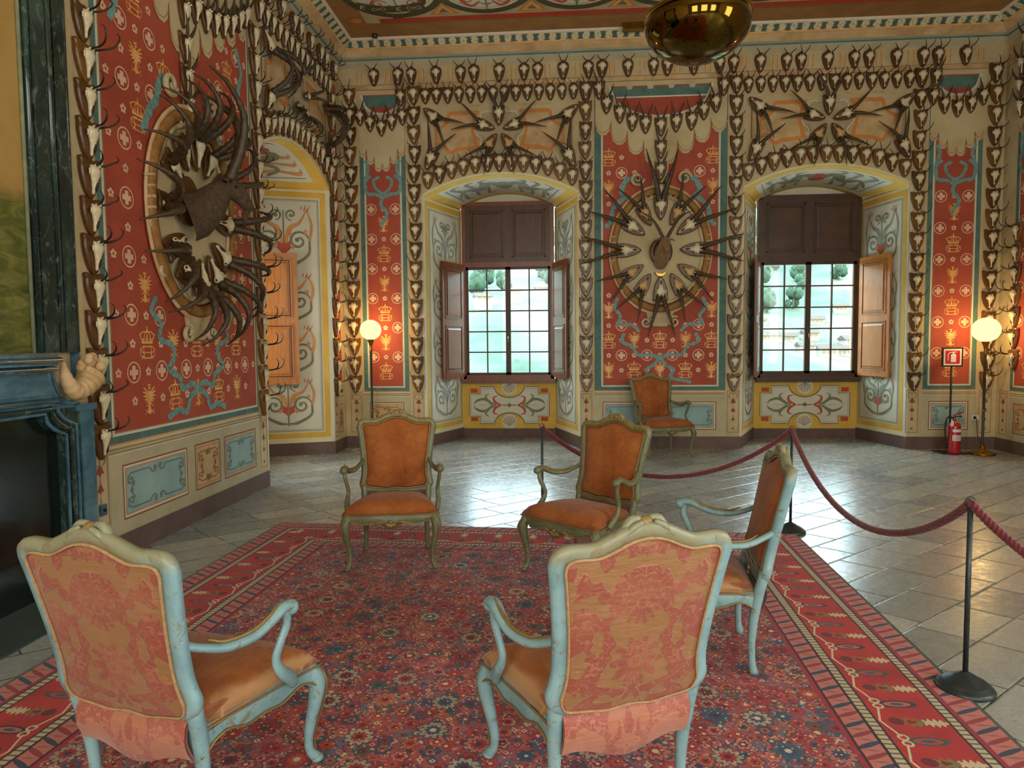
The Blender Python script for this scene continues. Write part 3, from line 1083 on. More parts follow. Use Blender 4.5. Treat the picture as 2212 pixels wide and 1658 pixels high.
def decorate_centre(P, c):
    """wide red panel: pelmet, lunette and cipher pattern; shared with the side wall"""
    red_panel(P, c - .96, c - .825, c + .825, c + .96, 'green_band', 5.36)
    ov = (c, 2.9)
    Q = Paint(P.mb, P.O + P.N * .006, P.U, P.V, P.N)
    Q.hanging(c - .825, .95, c + .825, 4.75, c, lambda u, v: not in_oval(u, v, ov, .86, 1.12) and v < 4.55 - .75 * max(0, 1 - abs(u - c) / .8) and not (v > 3.6 and abs(u - c) < .2), 'gold_paint', 'gold_pale')
    Q.lambrequin(c - .95, c + .95, 5.36, 4.72, 4.14, 'cream', 4)
    # hollow of the swag: lunette showing green and red
    arc = [(c - .74 + 1.48 * i / 16, 5.30 - .44 * sqrt(max(0, 1 - ((i / 16 - .5) * 2) ** 2))) for i in range(17)]
    Q.poly(arc, 'damask_red', 4)
    Q.poly([(c - .73, 5.28), (c + .73, 5.28), (c + .69, 5.15), (c - .69, 5.15)], 'green_band', 5)
    Q.rect(c - .67, 5.13, c + .67, 5.15, 'cream_pale', 6)
    for i in (-1.5, -.5, .5, 1.5): Q.poly([(c + i * .3 - .05, 5.30), (c + i * .3 + .05, 5.30), (c + i * .3 + .03, 5.25), (c + i * .3 - .03, 5.25)], 'cream', 6)
    Q.stroke(arc, .03, 'cream_pale', 7)
    for i in (-2, -1, 1, 2): Q.cross(c + i * .16, 5.06 + .02 * (2 - abs(i)), .045, 'gold_pale') if abs(i) == 1 else Q.rosette(c + i * .2, 5.08, .03, 'gold_pale')
    # hanging strip in the middle
    Q.rect(c - .115, 3.50, c + .115, 4.3, 'cream', 3)
    for a in (-1, 1): Q.stroke([(c + a * .115, 3.55), (c + a * .115, 4.10)], .008, 'brown_line', 4)
    # teal ribbons below the oval
    for a in (-1, 1):
        Q.ribbonline([(c + a * .62, 2.25), (c + a * .66, 2.10), (c + a * .58, 1.98), (c + a * .60, 1.86), (c + a * .40, 1.84), (c + a * .30, 1.74)], .055, 'ribbon')
        Q.ribbonline([(c + a * .52, 1.72), (c + a * .56, 1.60), (c + a * .40, 1.52), (c + a * .32, 1.40), (c + a * .12, 1.40), (c + a * .02, 1.34)], .055, 'ribbon')
        Q.ribbonline([(c, 1.36), (c + a * .10, 1.24), (c + a * .20, 1.18), (c + a * .16, 1.06), (c + a * .32, 1.02), (c + a * .46, .99)], .055, 'ribbon')
        Q.ribbonline([(c + a * .34, 3.98), (c + a * .50, 3.95), (c + a * .56, 3.78), (c + a * .46, 3.68)], .09, 'ribbon')
        Q.ribbonline([(c + a * .52, 3.70), (c + a * .68, 3.56), (c + a * .72, 3.36), (c + a * .80, 3.28)], .075, 'ribbon')
    Q.disc(c, 1.37, .04, 'ribbon', 5, 10)


decorate_centre(P, XM)


def decorate_side(P, c, hw, gw, pal):
    """narrow red panels with a ribbon bow"""
    red_panel(P, c - hw - gw, c - hw, c + hw, c + hw + gw, 'green_band', 5.36)
    Q = Paint(P.mb, P.O + P.N * .006, P.U, P.V, P.N)
    Q.hanging(c - hw, .95, c + hw, 4.1, c, lambda u, v: v < 3.65, 'gold_paint', 'gold_pale', 1)
    Q.lambrequin(c - hw - gw, c + hw + gw, 5.36, 4.46, 4.14, 'cream', 3)
    arc = [(c - .30 + .60 * i / 12, 5.30 - .28 * sqrt(max(0, 1 - ((i / 12 - .5) * 2) ** 2))) for i in range(13)]
    Q.poly(arc, 'damask_red', 4); Q.poly([(c - .29, 5.28), (c + .29, 5.28), (c + .25, 5.12), (c - .25, 5.12)], 'green_band', 5)
    Q.stroke(arc, .03, 'cream_pale', 7)
    for a in (-1, 1):
        Q.ribbonline([(c, 3.84), (c + a * .10, 3.92), (c + a * .14, 4.04), (c + a * .05, 4.10)], .05, 'ribbon')
        Q.ribbonline([(c + a * .02, 3.80), (c + a * .12, 3.84), (c + a * .24, 3.86), (c + a * .27, 4.02), (c + a * .22, 4.22), (c + a * .26, 4.34)], .06, 'ribbon')
        Q.ribbonline([(c + a * .26, 4.05), (c + a * .18, 4.12)], .05, 'ribbon')
    Q.ribbonline([(c, 3.82), (c - .03, 3.68), (c + .06, 3.56), (c, 3.44), (c - .04, 3.36)], .06, 'ribbon')


decorate_side(P, -2.682, .25, .10, 0)
decorate_side(P, 5.565, .265, .10, 0)
dado(P, -3.055, -2.32, [(-2.95, -2.42, False)])
dado(P, .47, 2.40, [(.60, 2.27, True)])
dado(P, 5.19, 5.945, [(5.29, 5.84, True)])
P.rect(XL, 0, EMB[0][0], .18, 'skirting', 3); P.rect(EMB[0][1], 0, EMB[1][0], .18, 'skirting', 3); P.rect(EMB[1][1], 0, XR, .18, 'skirting', 3)
struct(mb.build('wall_back'))


# ------------------------------------------------------------------ window bays (reveals, soffit, apron)
def bay(name, C, palette, colored):
    """C maps (a along wall, d depth into wall, z) -> world; outer 0..1 -> a0..a1, inner b0..b1"""
    mb = MB()
    a0, a1, b0, b1, D, fn, Nn = C
    zi = 3.86
    W = lambda a, d, z: Vector(fn(a, d, z))
    # reveals
    for side in (0, 1):
        o = (a0, a1)[side]; i = (b0, b1)[side]
        A = W(o, 0, 0); B = W(i, D, 0); U = (B - A); L = U.length; U = U / L
        mid = W((a0 + a1) / 2, D / 2, 0)
        N = Vector((-U.y, U.x, 0)); N = N if N.dot(mid - (A + B) / 2) > 0 else -N
        Q = Paint(mb, A, U, (0, 0, 1), N)
        Q.rect(0, 0, L, SPR, 'yellow_pale', 0)
        Q.rect(0, 0, L, .18, 'skirting', 3)
        Q.rect(0.0, .18, .05, SPR, 'cream_pale', 1)
        Q.frame(.06, .25, L - .03, SPR - .04, .075, 'yellow', 1)
        Q.rect(.15, .34, L - .08, SPR - .14, 'cream_pale', 2)
        Q.frame(.16, .35, L - .09, SPR - .15, .008, 'grey_line', 3)
        Q.frame(.18, .37, L - .11, SPR - .17, .004, 'grey_line', 3)
        Q2 = Paint(mb, A + N * .004, U, (0, 0, 1), N)
        g, lf, fl = palette
        Q2.arabesque((L + .07) / 2, .40, 1.12, L * .30, g, lf, fl, 1)
        Q2.arabesque((L + .07) / 2, 1.14, 2.62, L * .32, g, lf, fl, 2)
        Q2.arabesque((L + .07) / 2, 2.64, 3.58, L * .32, g, lf, fl, 1)
    # soffit
    n = 20
    def sof(t, k, off=0.0):
        a = (a0 + (a1 - a0) * t) * (1 - k) + (b0 + (b1 - b0) * t) * k
        z = arch_z(t) * (1 - k) + (zi - .05 + (arch_z(t) - SPR) * .75) * k
        return W(a, D * k, z - off)
    mb.grid(lambda u, v: sof(u, v), n, 4, 'cream_pale', True)
    mb.grid(lambda u, v: sof(u, v * .14, .002), n, 1, 'yellow', True)
    mb.grid(lambda u, v: sof(u, .90 + v * .10, .002), n, 1, 'yellow', True)
    mb.grid(lambda u, v: sof(u * .06, v, .003), 2, 4, 'yellow', True)
    mb.grid(lambda u, v: sof(.94 + u * .06, v, .003), 2, 4, 'yellow', True)

    class SP(Paint):
        def pt(s, u, v, l=0): return sof(min(max(u, 0), 1), min(max(v, 0), 1), .003 + .0015 * l)
    Q = SP(mb, (0, 0, 0), (1, 0, 0), (0, 1, 0), (0, 0, 1)); Q.flip = False
    g, lf, fl = palette
    for a in (-1, 1):
        Q.stroke(crv([(.5 + a * .03, .52), (.5 + a * .12, .35), (.5 + a * .2, .6), (.5 + a * .3, .45), (.5 + a * .38, .62)], 6), [.05, .09, .05, .02], g)
        for k in (.12, .22, .32):
            Q.stroke(crv([(.5 + a * k, .5), (.5 + a * (k + .04), .25), (.5 + a * (k - .02), .2)], 4), [.02, .035, .01], lf)
            Q.stroke(crv([(.5 + a * k, .5), (.5 + a * (k + .03), .78), (.5 + a * (k - .03), .8)], 4), [.02, .035, .01], lf)
    Q.poly([(.5 + .07 * cos(t), .5 + .16 * sin(t)) for t in [2 * pi * k / 12 for k in range(12)]], fl or lf, 1)
    Q.stroke([(.1, .2), (.1, .8)], .006, 'grey_line'); Q.stroke([(.9, .2), (.9, .8)], .006, 'grey_line')
    # apron below the window and lunette above it
    A = W(b0, D, 0); B = W(b1, D, 0); U = B - A; L = U.length; U /= L
    N = W((a0 + a1) / 2, 0, 0) - W((b0 + b1) / 2, D, 0); N.normalize()
    N = Vector((-U.y, U.x, 0)) if Vector((-U.y, U.x, 0)).dot(N) > 0 else Vector((U.y, -U.x, 0))
    Q = Paint(mb, A, U, (0, 0, 1), N)
    Q.rect(0, 0, L, .95, 'yellow', 0)
    Q.rect(0, 0, L, .16, 'skirting', 3)
    c = L / 2
    Q.rect(-.0, 3.84, L, 4.2, 'cream_pale', 0)
    hw = L / 2 - .10
    v0, v1, ck = .24, .86, .17
    out = [(c - hw + .18, v0), (c - .28, v0)] + [(c + .26 * cos(t), v0 - .02 + .20 * sin(t)) for t in [pi - pi * k / 10 for k in range(11)]] + [(c + .28, v0), (c + hw - .18, v0), (c + hw - .18, v0 + .12), (c + hw, v0 + .12), (c + hw, v1 - .12), (c + hw - .18, v1 - .12), (c + hw - .18, v1), (c + .28, v1)] + [(c + .26 * cos(t), v1 + .02 - .20 * sin(t)) for t in [pi * k / 10 for k in range(11)]] + [(c - .28, v1), (c - hw + .18, v1), (c - hw + .18, v1 - .12), (c - hw, v1 - .12), (c - hw, v0 + .12), (c - hw + .18, v0 + .12)]
    Q.poly(out, 'cream_pale', 1); Q.stroke(out, .014, 'grey_line', 2, True)
    Q.stroke([(c + (u - c) * .96, (v - .55) * .9 + .55) for u, v in out], .005, 'grey_line', 2, True)
    Q.shell(c, v0 + .03, .13, 'cream_pale', 'plaster_shade'); Q.shell(c, v1 - .01, .13, 'cream_pale', 'plaster_shade', -1)
    for a in (-1, 1):
        for v in (v0 + .04, v1 - .10): Q.rect(c + a * (hw - .08) - .06, v, c + a * (hw - .08) + .06, v + .07, 'flower_red', 1)
        X = lambda t: c + a * t
        Q.stroke([(c, .55), (X(.12), .55)], .014, 'pink_dark', 3)
        for b in (-1, 1):
            Q.stroke(crv([(X(.14), .55), (X(.24), .55 + b * .05), (X(.26), .55 + b * .13), (X(.18), .55 + b * .16)], 4), [.02, .045, .03, .006], 'flower_red', 3)
            Q.stroke(crv([(X(.22), .55), (X(.34), .55 + b * .06), (X(.40), .55 + b * .15), (X(.34), .55 + b * .19)], 4), [.015, .04, .03, .006], 'scroll_green', 3)
            Q.stroke(crv([(X(.28), .55), (X(.42), .55 + b * .10), (X(.55), .55 + b * .07), (X(.60), .55 + b * .01)], 4), [.015, .045, .035, .006], 'scroll_green', 3)
        Q.stroke([(X(.26), .55), (X(.50), .55)], [.01, .04, .005], 'blue_panel', 3)
    Q.disc(c, .55, .035, 'scroll_green', 3, 8)
    return struct(mb.build(name))


bay('wall_window_bay_left', (EMB[0][0], EMB[0][1], EMB[0][2], EMB[0][3], YW - YB, lambda a, d, z: (a, YB + d, z), None), ('scroll_grey', 'scroll_grey', None), False)
bay('wall_window_bay_right', (EMB[1][0], EMB[1][1], EMB[1][2], EMB[1][3], YW - YB, lambda a, d, z: (a, YB + d, z), None), ('scroll_green', 'scroll_grey', 'flower_red'), True)
bay('wall_niche_bay', (NCH[0], NCH[1], NCH[2], NCH[3], XL - XN, lambda a, d, z: (XL - d, a, z), None), ('scroll_green', 'scroll_orange', 'flower_red'), True)

# ------------------------------------------------------------------ left wall
mb = MB()
P = Paint(mb, (XL, 0, 0), (0, 1, 0), (0, 0, 1), (1, 0, 0))
wall_with_arches(P, Y0, YB, ZC, [NCH[:2]], 'cream')
frieze(P, 4.6, YB, 7.25 - .937 * 3 + .0)
bay_front(P, NCH[0], NCH[1])
CL = 6.05
# wide red panel of this wall is broader than the back one
red_panel(P, 4.78, 4.87, 7.235, 7.30, 'green_band', 5.36)
Q = Paint(mb, P.O + P.N * .006, P.U, P.V, P.N)
Q.hanging(4.87, .95, 7.235, 5.0, CL, lambda u, v: not in_oval(u, v, (CL, 2.75), .80, 1.12) and v < 4.75 - .75 * max(0, 1 - abs(u - CL) / 1.1) and not (v > 3.3 and abs(u - CL) < .2), 'gold_paint', 'gold_pale')
Q.lambrequin(4.82, 7.26, 5.36, 4.86, 4.10, 'cream', 5)
Q.rect(CL - .115, 3.40, CL + .115, 4.4, 'cream', 3)
for a in (-1, 1):
    Q.stroke([(CL + a * .115, 3.45), (CL + a * .115, 4.2)], .008, 'brown_line', 4)
    Q.ribbonline([(CL + a * .60, 2.0), (CL + a * .68, 1.88), (CL + a * .55, 1.78), (CL + a * .58, 1.66), (CL + a * .40, 1.60), (CL + a * .36, 1.50)], .06, 'ribbon')
    Q.ribbonline([(CL + a * .36, 1.50), (CL + a * .46, 1.40), (CL + a * .30, 1.32), (CL + a * .26, 1.22), (CL + a * .10, 1.26), (CL, 1.20)], .065, 'ribbon')
    Q.ribbonline([(CL, 1.20), (CL + a * .14, 1.14), (CL + a * .20, 1.02), (CL + a * .34, 1.04), (CL + a * .50, .99)], .065, 'ribbon')
    Q.ribbonline([(CL + a * .25, 3.85), (CL + a * .42, 3.80), (CL + a * .50, 3.60), (CL + a * .58, 3.52), (CL + a * .70, 3.30)], .09, 'ribbon')
    Q.ribbonline([(CL + a * .95, 4.62), (CL + a * 1.05, 4.4), (CL + a * .98, 4.2), (CL + a * 1.06, 4.0)], .08, 'ribbon')
# narrow red strip beyond the niche
red_panel(P, 9.98, 10.03, 10.17, 10.22, 'green_band', 5.36)
for c in (4.68, 7.40, 9.90, 10.30):
    P.rect(c - .09, .90, c - .082, 5.35, 'stone_tan', 1); P.rect(c + .082, .90, c + .09, 5.35, 'stone_tan', 1)
    if c != 10.30: P.bells(c, .24, .86)
dado(P, 4.78, 7.31, [(4.93, 5.83, True), (5.96, 6.42, False), (6.50, 7.20, True)])
dado(P, 9.99, 10.22, [(10.02, 10.19, False)])
P.rect(Y0, 0, NCH[0], .18, 'skirting', 3); P.rect(NCH[1], 0, YB, .18, 'skirting', 3)
struct(mb.build('wall_left'))

# ------------------------------------------------------------------ right wall
mb = MB()
P = Paint(mb, (XR, 0, 0), (0, 1, 0), (0, 0, 1), (-1, 0, 0))
wall_with_arches(P, 4.5, YB, ZC, [], 'cream')
frieze(P, 4.5, YB, 7.25 - .937 * 3)
decorate_side(P, 9.72, .25, .10, 0)
for c in (10.2, 9.22):
    P.bells(c, .24, .86)
dado(P, 9.35, 10.08, [(9.45, 9.98, False)])
dado(P, 4.6, 9.1, [(5.0, 6.6, True), (7.0, 8.6, True)])
P.rect(4.5, 0, YB, .18, 'skirting', 3)
struct(mb.build('wall_right'))

# ------------------------------------------------------------------ floor
mb = MB()
pts = [(XL, Y0 - .5), (XR + .2, Y0 - .5), (XR + .2, YB), (EMB[1][1], YB), (EMB[1][3] + .02, YW), (EMB[1][2] - .02, YW), (EMB[1][0], YB), (EMB[0][1], YB), (EMB[0][3] + .02, YW), (EMB[0][2] - .02, YW), (EMB[0][0], YB), (XL, YB), (XL, NCH[1]), (XN, NCH[3] + .02), (XN, NCH[2] - .02), (XL, NCH[0])]
mb.face([(x, y, 0) for x, y in pts], 'floor_stone')
struct(mb.build('floor'))

# ------------------------------------------------------------------ cornice and ceiling
mb = MB()
prof = [(0, 5.80, 'teal_band'), (.02, 5.82, 'cream_dado'), (.06, 5.835, 'stone_tan'), (.14, 5.90, 'stone_tan'), (.16, 5.91, 'gold_paint'), (.175, 5.925, 'cornice_band'), (.26, 5.985, 'gold_pale'), (.275, 5.995, 'cream_pale'), (.30, 6.03, 'ceiling_brown')]
path = [(XL, 3.0, 1, 0), (XL, YB, 1, -1), (XR, YB, -1, -1), (XR, 4.5, -1, 0)]
for i in range(len(prof) - 1):
    (p0, z0, m), (p1, z1, _) = prof[i], prof[i + 1]
    for k in range(3):
        xa, ya, sa, ta = path[k]; xb, yb, sb, tb = path[k + 1]
        N = 14
        for q in range(N):
            t0, t1 = q / N, (q + 1) / N
            f = lambda t, p, z: (xa + (xb - xa) * t + (sa * (1 - t) + sb * t) * p * (1 if k != 1 else 1), ya + (yb - ya) * t + (ta * (1 - t) + tb * t) * p, z)
            if k != 1:
                f = lambda t, p, z: (xa + sa * p if k == 0 else xb + sb * p, ya + (yb - ya) * t + (ta * (1 - t) + tb * t) * p, z)
            mb.face([f(t0, p0, z0), f(t1, p0, z0), f(t1, p1, z1), f(t0, p1, z1)], 'cornice_band_side' if m == 'cornice_band' and k != 1 else m)
struct(mb.build('trim_cornice'))

mb = MB()
ZT = 6.02
P = Paint(mb, (0, 0, ZT), (1, 0, 0), (0, 1, 0), (0, 0, -1))
P.rect(XL, Y0, XR, YB, 'cream', 0)
cx0, cx1, cy1 = XL + .29, XR - .29, YB - .29
P.rect(cx0, cy1 - .42, cx1, cy1, 'ceiling_brown', 1)
P.rect(cx0, Y0, cx0 + .35, cy1, 'ceiling_brown', 1); P.rect(cx1 - .35, Y0, cx1, cy1, 'ceiling_brown', 1)
P.rect(cx0 + .45, cy1 - .40, cx1 - .45, cy1 - .385, 'brown_line', 2)
P.rect(cx0 + .55, cy1 - .54, cx1 - .50, cy1 - .42, 'ceiling_red', 2)
P.rect(cx0 + .40, cy1 - .56, cx1 - .40, cy1 - .545, 'gold_pale', 2)
for k in range(9):
    c = -2.15 + 1.18 * k
    if c > 5.2: break
    yc = cy1 - .62
    if k == 0: r = .62
    else: r = .60
    arc = [(c + r * cos(t), yc - .62 - (.0 if k else 0) + r * sin(t)) for t in [pi * i / 20 for i in range(21)]]
    P.poly(arc, 'cream_pale', 2)
    P.stroke(arc, .11, 'laurel', 4)
    P.stroke([(c + (r - .10) * cos(t), yc - .62 + (r - .10) * sin(t)) for t in [pi * i / 20 for i in range(21)]], .015, 'gold_paint', 4)
    for a in (-1, 1):
        P.stroke(crv([(c + a * .08, yc - .30), (c + a * .2, yc - .18), (c + a * .32, yc - .34), (c + a * .22, yc - .5)], 4), [.02, .06, .04, .01], 'flower_red', 4)
        P.scroll(c + a * .22, yc - .34, .10, 0, 1.2, 'flower_red', .02, 4, a)
    P.stroke([(c, yc - .08), (c, yc - .6)], [.03, .09, .02], 'scroll_green', 4)
    for a in (-1, 1): P.stroke([(c, yc - .2), (c + a * .09, yc - .26)], [.05, .01], 'scroll_green', 4)
    u = c + .59
    if 0 < k or True:
        P.poly([(u - .20, yc + .02), (u + .20, yc + .02), (u, yc - .30)], 'orange_band', 3)
        P.poly([(u - .14, yc - .01), (u + .14, yc - .01), (u, yc - .24)], 'gold_paint', 4)
        P.poly([(u - .07, yc - .04), (u + .07, yc - .04), (u, yc - .16)], 'grey_line', 5)
# lettered scroll with knots on the corner wreath
y_l = cy1 - .93
P.stroke(crv([(-2.68, y_l - .02), (-2.4, y_l + .1), (-2.1, y_l + .12), (-1.8, y_l + .04)], 5), .17, 'laurel', 6)


def letters_E(u, v, k, tilt):
    f = lambda a, b: (u + a * cos(tilt) - b * sin(tilt), v + a * sin(tilt) + b * cos(tilt))
    P.stroke([f(0, -k), f(0, k)], .016, 'gold_pale', 8)
    for b, L in ((-k, .055), (0, .045), (k, .055)): P.stroke([f(0, b), f(L, b)], .014, 'gold_pale', 8)


letters_E(-2.62, y_l + .02, .045, .35); letters_E(-2.16, y_l + .12, .045, .05)
for cc, tt in ((-2.40, .25), (-1.93, -.2)):
    P.stroke([(cc + .09 * sin(t), y_l + .10 + .038 * sin(2 * t)) for t in [2 * pi * i / 24 for i in range(24)]], .010, 'gold_pale', 8, True)
P.disc(-2.80, cy1 - .52, .10, 'orange_band', 4, 16); P.ring(-2.80, cy1 - .52, .085, .012, 'pink_dark', 5)
for k in range(8):
    P.stroke([(cx0 + .75 + .5 * cos(t), 9.0 - k * 1.1 + .5 * sin(t)) for t in [pi / 2 - pi * i / 16 for i in range(17)]], .1, 'laurel', 4)
struct(mb.build('ceiling'))
# unseen near end: wall with three openings sized to set the fill light, one more at right
mb = MB()
c = XL - 1.4
for x in (-1.4, 1.45, 4.3):
    mb.box((c, -3.3, 0), (x - .85, -3.0, 6.06), 'cream'); mb.box((x - .85, -3.3, 0), (x + .85, -3.0, .9), 'cream'); mb.box((x - .85, -3.3, 4.3), (x + .85, -3.0, 6.06), 'cream'); c = x + .85
mb.box((c, -3.3, 0), (XR + .3, -3.0, 6.06), 'cream')
struct(mb.build('wall_front'))
mb = MB()
mb.box((XR, -3.3, 0), (XR + .3, .55, 6.06), 'cream'); mb.box((XR, .55, 0), (XR + .3, 2.45, .9), 'cream'); mb.box((XR, .55, 4.3), (XR + .3, 2.45, 6.06), 'cream'); mb.box((XR, 2.45, 0), (XR + .3, 4.5, 6.06), 'cream')
struct(mb.build('wall_right_near'))
# backing slab that closes the room to the sky
mb = MB(); mb.box((XL - 1.4, Y0 - .3, 6.06), (XR + .3, YW + .35, 6.25), 'cream'); struct(mb.build('ceiling_slab'))
mb = MB()
# masonry around the bays so no sky leaks in
mb.box((XL - 1.4, YB + .02, 0), (EMB[0][0] - .45, YW + .35, 6.06), 'plaster_shade')
mb.box((EMB[0][1] + .02, YB + .02, 0), (EMB[1][0] - .02, YW + .35, 6.06), 'plaster_shade')
mb.box((EMB[1][1] + .45, YB + .02, 0), (XR + .3, YW + .35, 6.06), 'plaster_shade')
mb.box((EMB[0][0] - .45, YB + .02, 4.3), (EMB[1][1] + .45, YW + .35, 6.06), 'plaster_shade')
for xa, xb, ia, ib in EMB:
    mb.box((xa - .5, YW + .0, 0), (ia - .02, YW + .35, 4.3), 'plaster_shade'); mb.box((ib + .02, YW, 0), (xb + .5, YW + .35, 4.3), 'plaster_shade')
    mb.box((ia - .02, YW + .02, 0), (ib + .02, YW + .35, .94), 'plaster_shade'); mb.box((ia - .02, YW + .02, 3.92), (ib + .02, YW + .35, 4.3), 'plaster_shade')
struct(mb.build('wall_back_masonry'))
mb = MB()
mb.box((XN - .3, Y0, 0), (XL - .02, NCH[0] - .45, 6.06), 'plaster_shade')
mb.box((XN - .3, Y0, 4.3), (XL - .02, YW, 6.06), 'plaster_shade')
mb.box((XN - .3, NCH[0] - .5, 0), (XN - .0, NCH[2], 4.3), 'plaster_shade'); mb.box((XN - .3, NCH[3], 0), (XN, YW + .3, 4.3), 'plaster_shade')
mb.box((XN - .3, NCH[2], 0), (XN - .02, NCH[3], .94), 'plaster_shade'); mb.box((XN - .3, NCH[2], 3.92), (XN - .02, NCH[3], 4.3), 'plaster_shade')
struct(mb.build('wall_left_masonry'))
mb = MB(); mb.box((XR + .02, 4.5, 0), (XR + .3, YW, 6.06), 'plaster_shade'); struct(mb.build('wall_right_masonry'))


# ------------------------------------------------------------------ windows with shutters
def paneled(mb, x0, z0, x1, z1, y, th, m, splits, inset=.05):
    """frame-and-panel leaf in the xz plane, front at y, thickness th backwards"""
    mb.box((x0, y, z0), (x1, y + th, z1), m)
    for za, zb in splits:
        for fy, s in ((y, -1), (y + th, 1)):
            a, b, c, d = x0 + inset, x1 - inset, za, zb
            g = .006 * s
            # moulding frame
            for q in ((a, c, b, c + .018), (a, d - .018, b, d), (a, c, a + .018, d), (b - .018, c, b, d)):
                mb.box((q[0], fy, q[1]), (q[2], fy + .010 * s, q[3]), m)
            for q in ((a + .018, c + .018, b - .018, c + .03), (a + .018, d - .03, b - .018, d - .018), (a + .018, c + .018, a + .03, d - .018), (b - .03, c + .018, b - .018, d - .018)):
                mb.box((q[0], fy, q[1]), (q[2], fy + .003 * s, q[3]), 'wood_groove_shade')
            # raised field
            k = .05
            mb.prism([(a + k, c + k), (b - k, c + k), (b - k, d - k), (a + k, d - k)], fy + .012 * s, fy, m, bevel=.06)


def window(n, x0, x1, frame_mat, leaf_mats, angs):
    """built in a local frame: x across, y=0 at the frame, room towards -y"""
    w = x1 - x0
    root = empty('window_%d' % n)
    root['kind'] = 'structure'
    mb = MB(); t = .06
    mb.box((0, -.05, 1.0), (t, .05, 3.90), frame_mat); mb.box((w - t, -.05, 1.0), (w, .05, 3.90), frame_mat)
    mb.box((0, -.05, 1.0), (w, .05, 1.06), frame_mat); mb.box((0, -.05, 3.84), (w, .05, 3.90), frame_mat)
    mb.box((0, -.055, 2.84), (w, .05, 2.92), frame_mat)
    mb.build('window_frame', root)
    mb = MB(); mb.box((-.02, -.12, .955), (w + .02, .06, 1.0), frame_mat); mb.box((0, -.09, .925), (w, 0, .955), frame_mat); mb.build('window_sill', root)
    half = (w - 2 * t) / 2
    for k in (0, 1):
        a = t + k * half; b = a + half
        mb = MB(); s = .042
        mb.box((a, -.03, 1.06), (a + s, .02, 2.84), 'wood_dark'); mb.box((b - s, -.03, 1.06), (b, .02, 2.84), 'wood_dark')
        mb.box((a, -.03, 1.06), (b, .02, 1.06 + s), 'wood_dark'); mb.box((a, -.03, 2.84 - s), (b, .02, 2.84), 'wood_dark')
        m0, m1 = a + s, b - s
        mb.box(((m0 + m1) / 2 - .011, -.025, 1.06), ((m0 + m1) / 2 + .011, .012, 2.84), 'wood_dark')
        for i in range(1, 5):
            z = 1.10 + (2.80 - 1.10) * i / 5
            mb.box((m0, -.024, z - .011), (m1, .011, z + .011), 'wood_dark')
        cs = mb.build('casement', root)
        mb = MB(); mb.box((m0 - .003, -.004, 1.09), (m1 + .003, 0, 2.81), 'glass_pane'); mb.build('glass_pane', cs)
        if k == 0:
            mb = MB(); mb.box((b - .02, -.055, 1.5), (b + .02, -.03, 2.5), 'wood_dark'); mb.tube([(b, -.06, 1.62), (b, -.1, 1.62), (b, -.1, 1.70)], .009, 'brass'); mb.build('window_handle', cs)
        # closed upper shutter leaf
        mb = MB(); paneled(mb, a, 2.92, b, 3.84, -.045, .035, leaf_mats[0], [(2.99, 3.77)], .07)
        mb.build('upper_shutter', root)
        # open lower shutter leaf, hinged at the jamb
        mb = MB(); lw = half * .98
        paneled(mb, 0, 1.03, lw, 2.88, -.015, .03, leaf_mats[1 + k], [(1.12, 1.88), (1.98, 2.80)], .08)
        sh = mb.build('lower_shutter', root)
        sh.location = (.02 if k == 0 else w - .02, -.07, 0)
        if k: sh.scale = (-1, 1, 1)
        sh.rotation_euler = (0, 0, -radians(angs[0]) if k == 0 else radians(angs[1]))
        for z in (1.25, 2.65):
            mb = MB(); mb.tube([(.0, -.02, z - .05), (.0, -.02, z + .05)], .012, 'iron'); mb.build('hinge', sh)
    return root


w1 = window(1, EMB[0][2] + .01, EMB[0][3] - .01, 'wood_shutter_red', ('wood_shutter', 'wood_shutter_red', 'wood_shutter_red'), (111, 109))
w1.location = (EMB[0][2] + .01, YW - .05, 0); w1['label'] = 'left window of the back wall with dark upper shutters closed'
w2 = window(2, EMB[1][2] + .01, EMB[1][3] - .01, 'wood_dark', ('wood_dark', 'wood_shutter_red', 'wood_honey_lit'), (109, 102))
w2.location = (EMB[1][2] + .01, YW - .05, 0); w2['label'] = 'right window of the back wall with a honey coloured open shutter'
w3 = window(3, NCH[2] + .01, NCH[3] - .01, 'wood_dark', ('wood_dark', 'wood_honey_lit', 'wood_honey_lit'), (110, 110))
w3.location = (XN + .05, NCH[2] + .01, 0); w3.rotation_euler = (0, 0, pi / 2); w3['label'] = 'window inside the arched niche of the left wall'


# ------------------------------------------------------------------ view outside: hillside, trees, houses
mb = MB()


def hz(x, y):
    d = y - 60
    return -38 + max(0, d) * .30 + 9 * sin(x * .013 + 1.3) + 6 * sin(x * .031 + y * .012) + 3 * sin(y * .05 + x * .02)


mb.grid(lambda u, v: (-700 + 1700 * u, 60 + 900 * v, hz(-700 + 1700 * u, 60 + 900 * v)), 60, 40, 'hill_grass')
hill = mb.build('hillside')
tag(hill, 'green hillside rising across the valley beyond the windows', 'hill'); hill['kind'] = 'structure'
mb = MB()
mb.box((XL - 3.2, YB, -.2), (XN - .3, 9.0, -.1), 'hill_grass')
mb.build('trim_ledge')['kind'] = 'structure'
rt = random.Random(5)
TREE = []
for v in range(3):
    mb = MB()
    for k in range(7):
        c = (rt.uniform(-1.6, 1.6), rt.uniform(-1.6, 1.6), rt.uniform(2.2, 6.5)); r = rt.uniform(1.1, 2.2)
        n0 = len(mb.v); mb.ball(c, r, 'hill_tree', 16, 10)
        for i in range(n0, len(mb.v)):
            x, y, z = mb.v[i]; mb.v[i] = (x + rt.uniform(-.35, .35), y + rt.uniform(-.35, .35), z + rt.uniform(-.35, .35))
    TREE.append(mb)
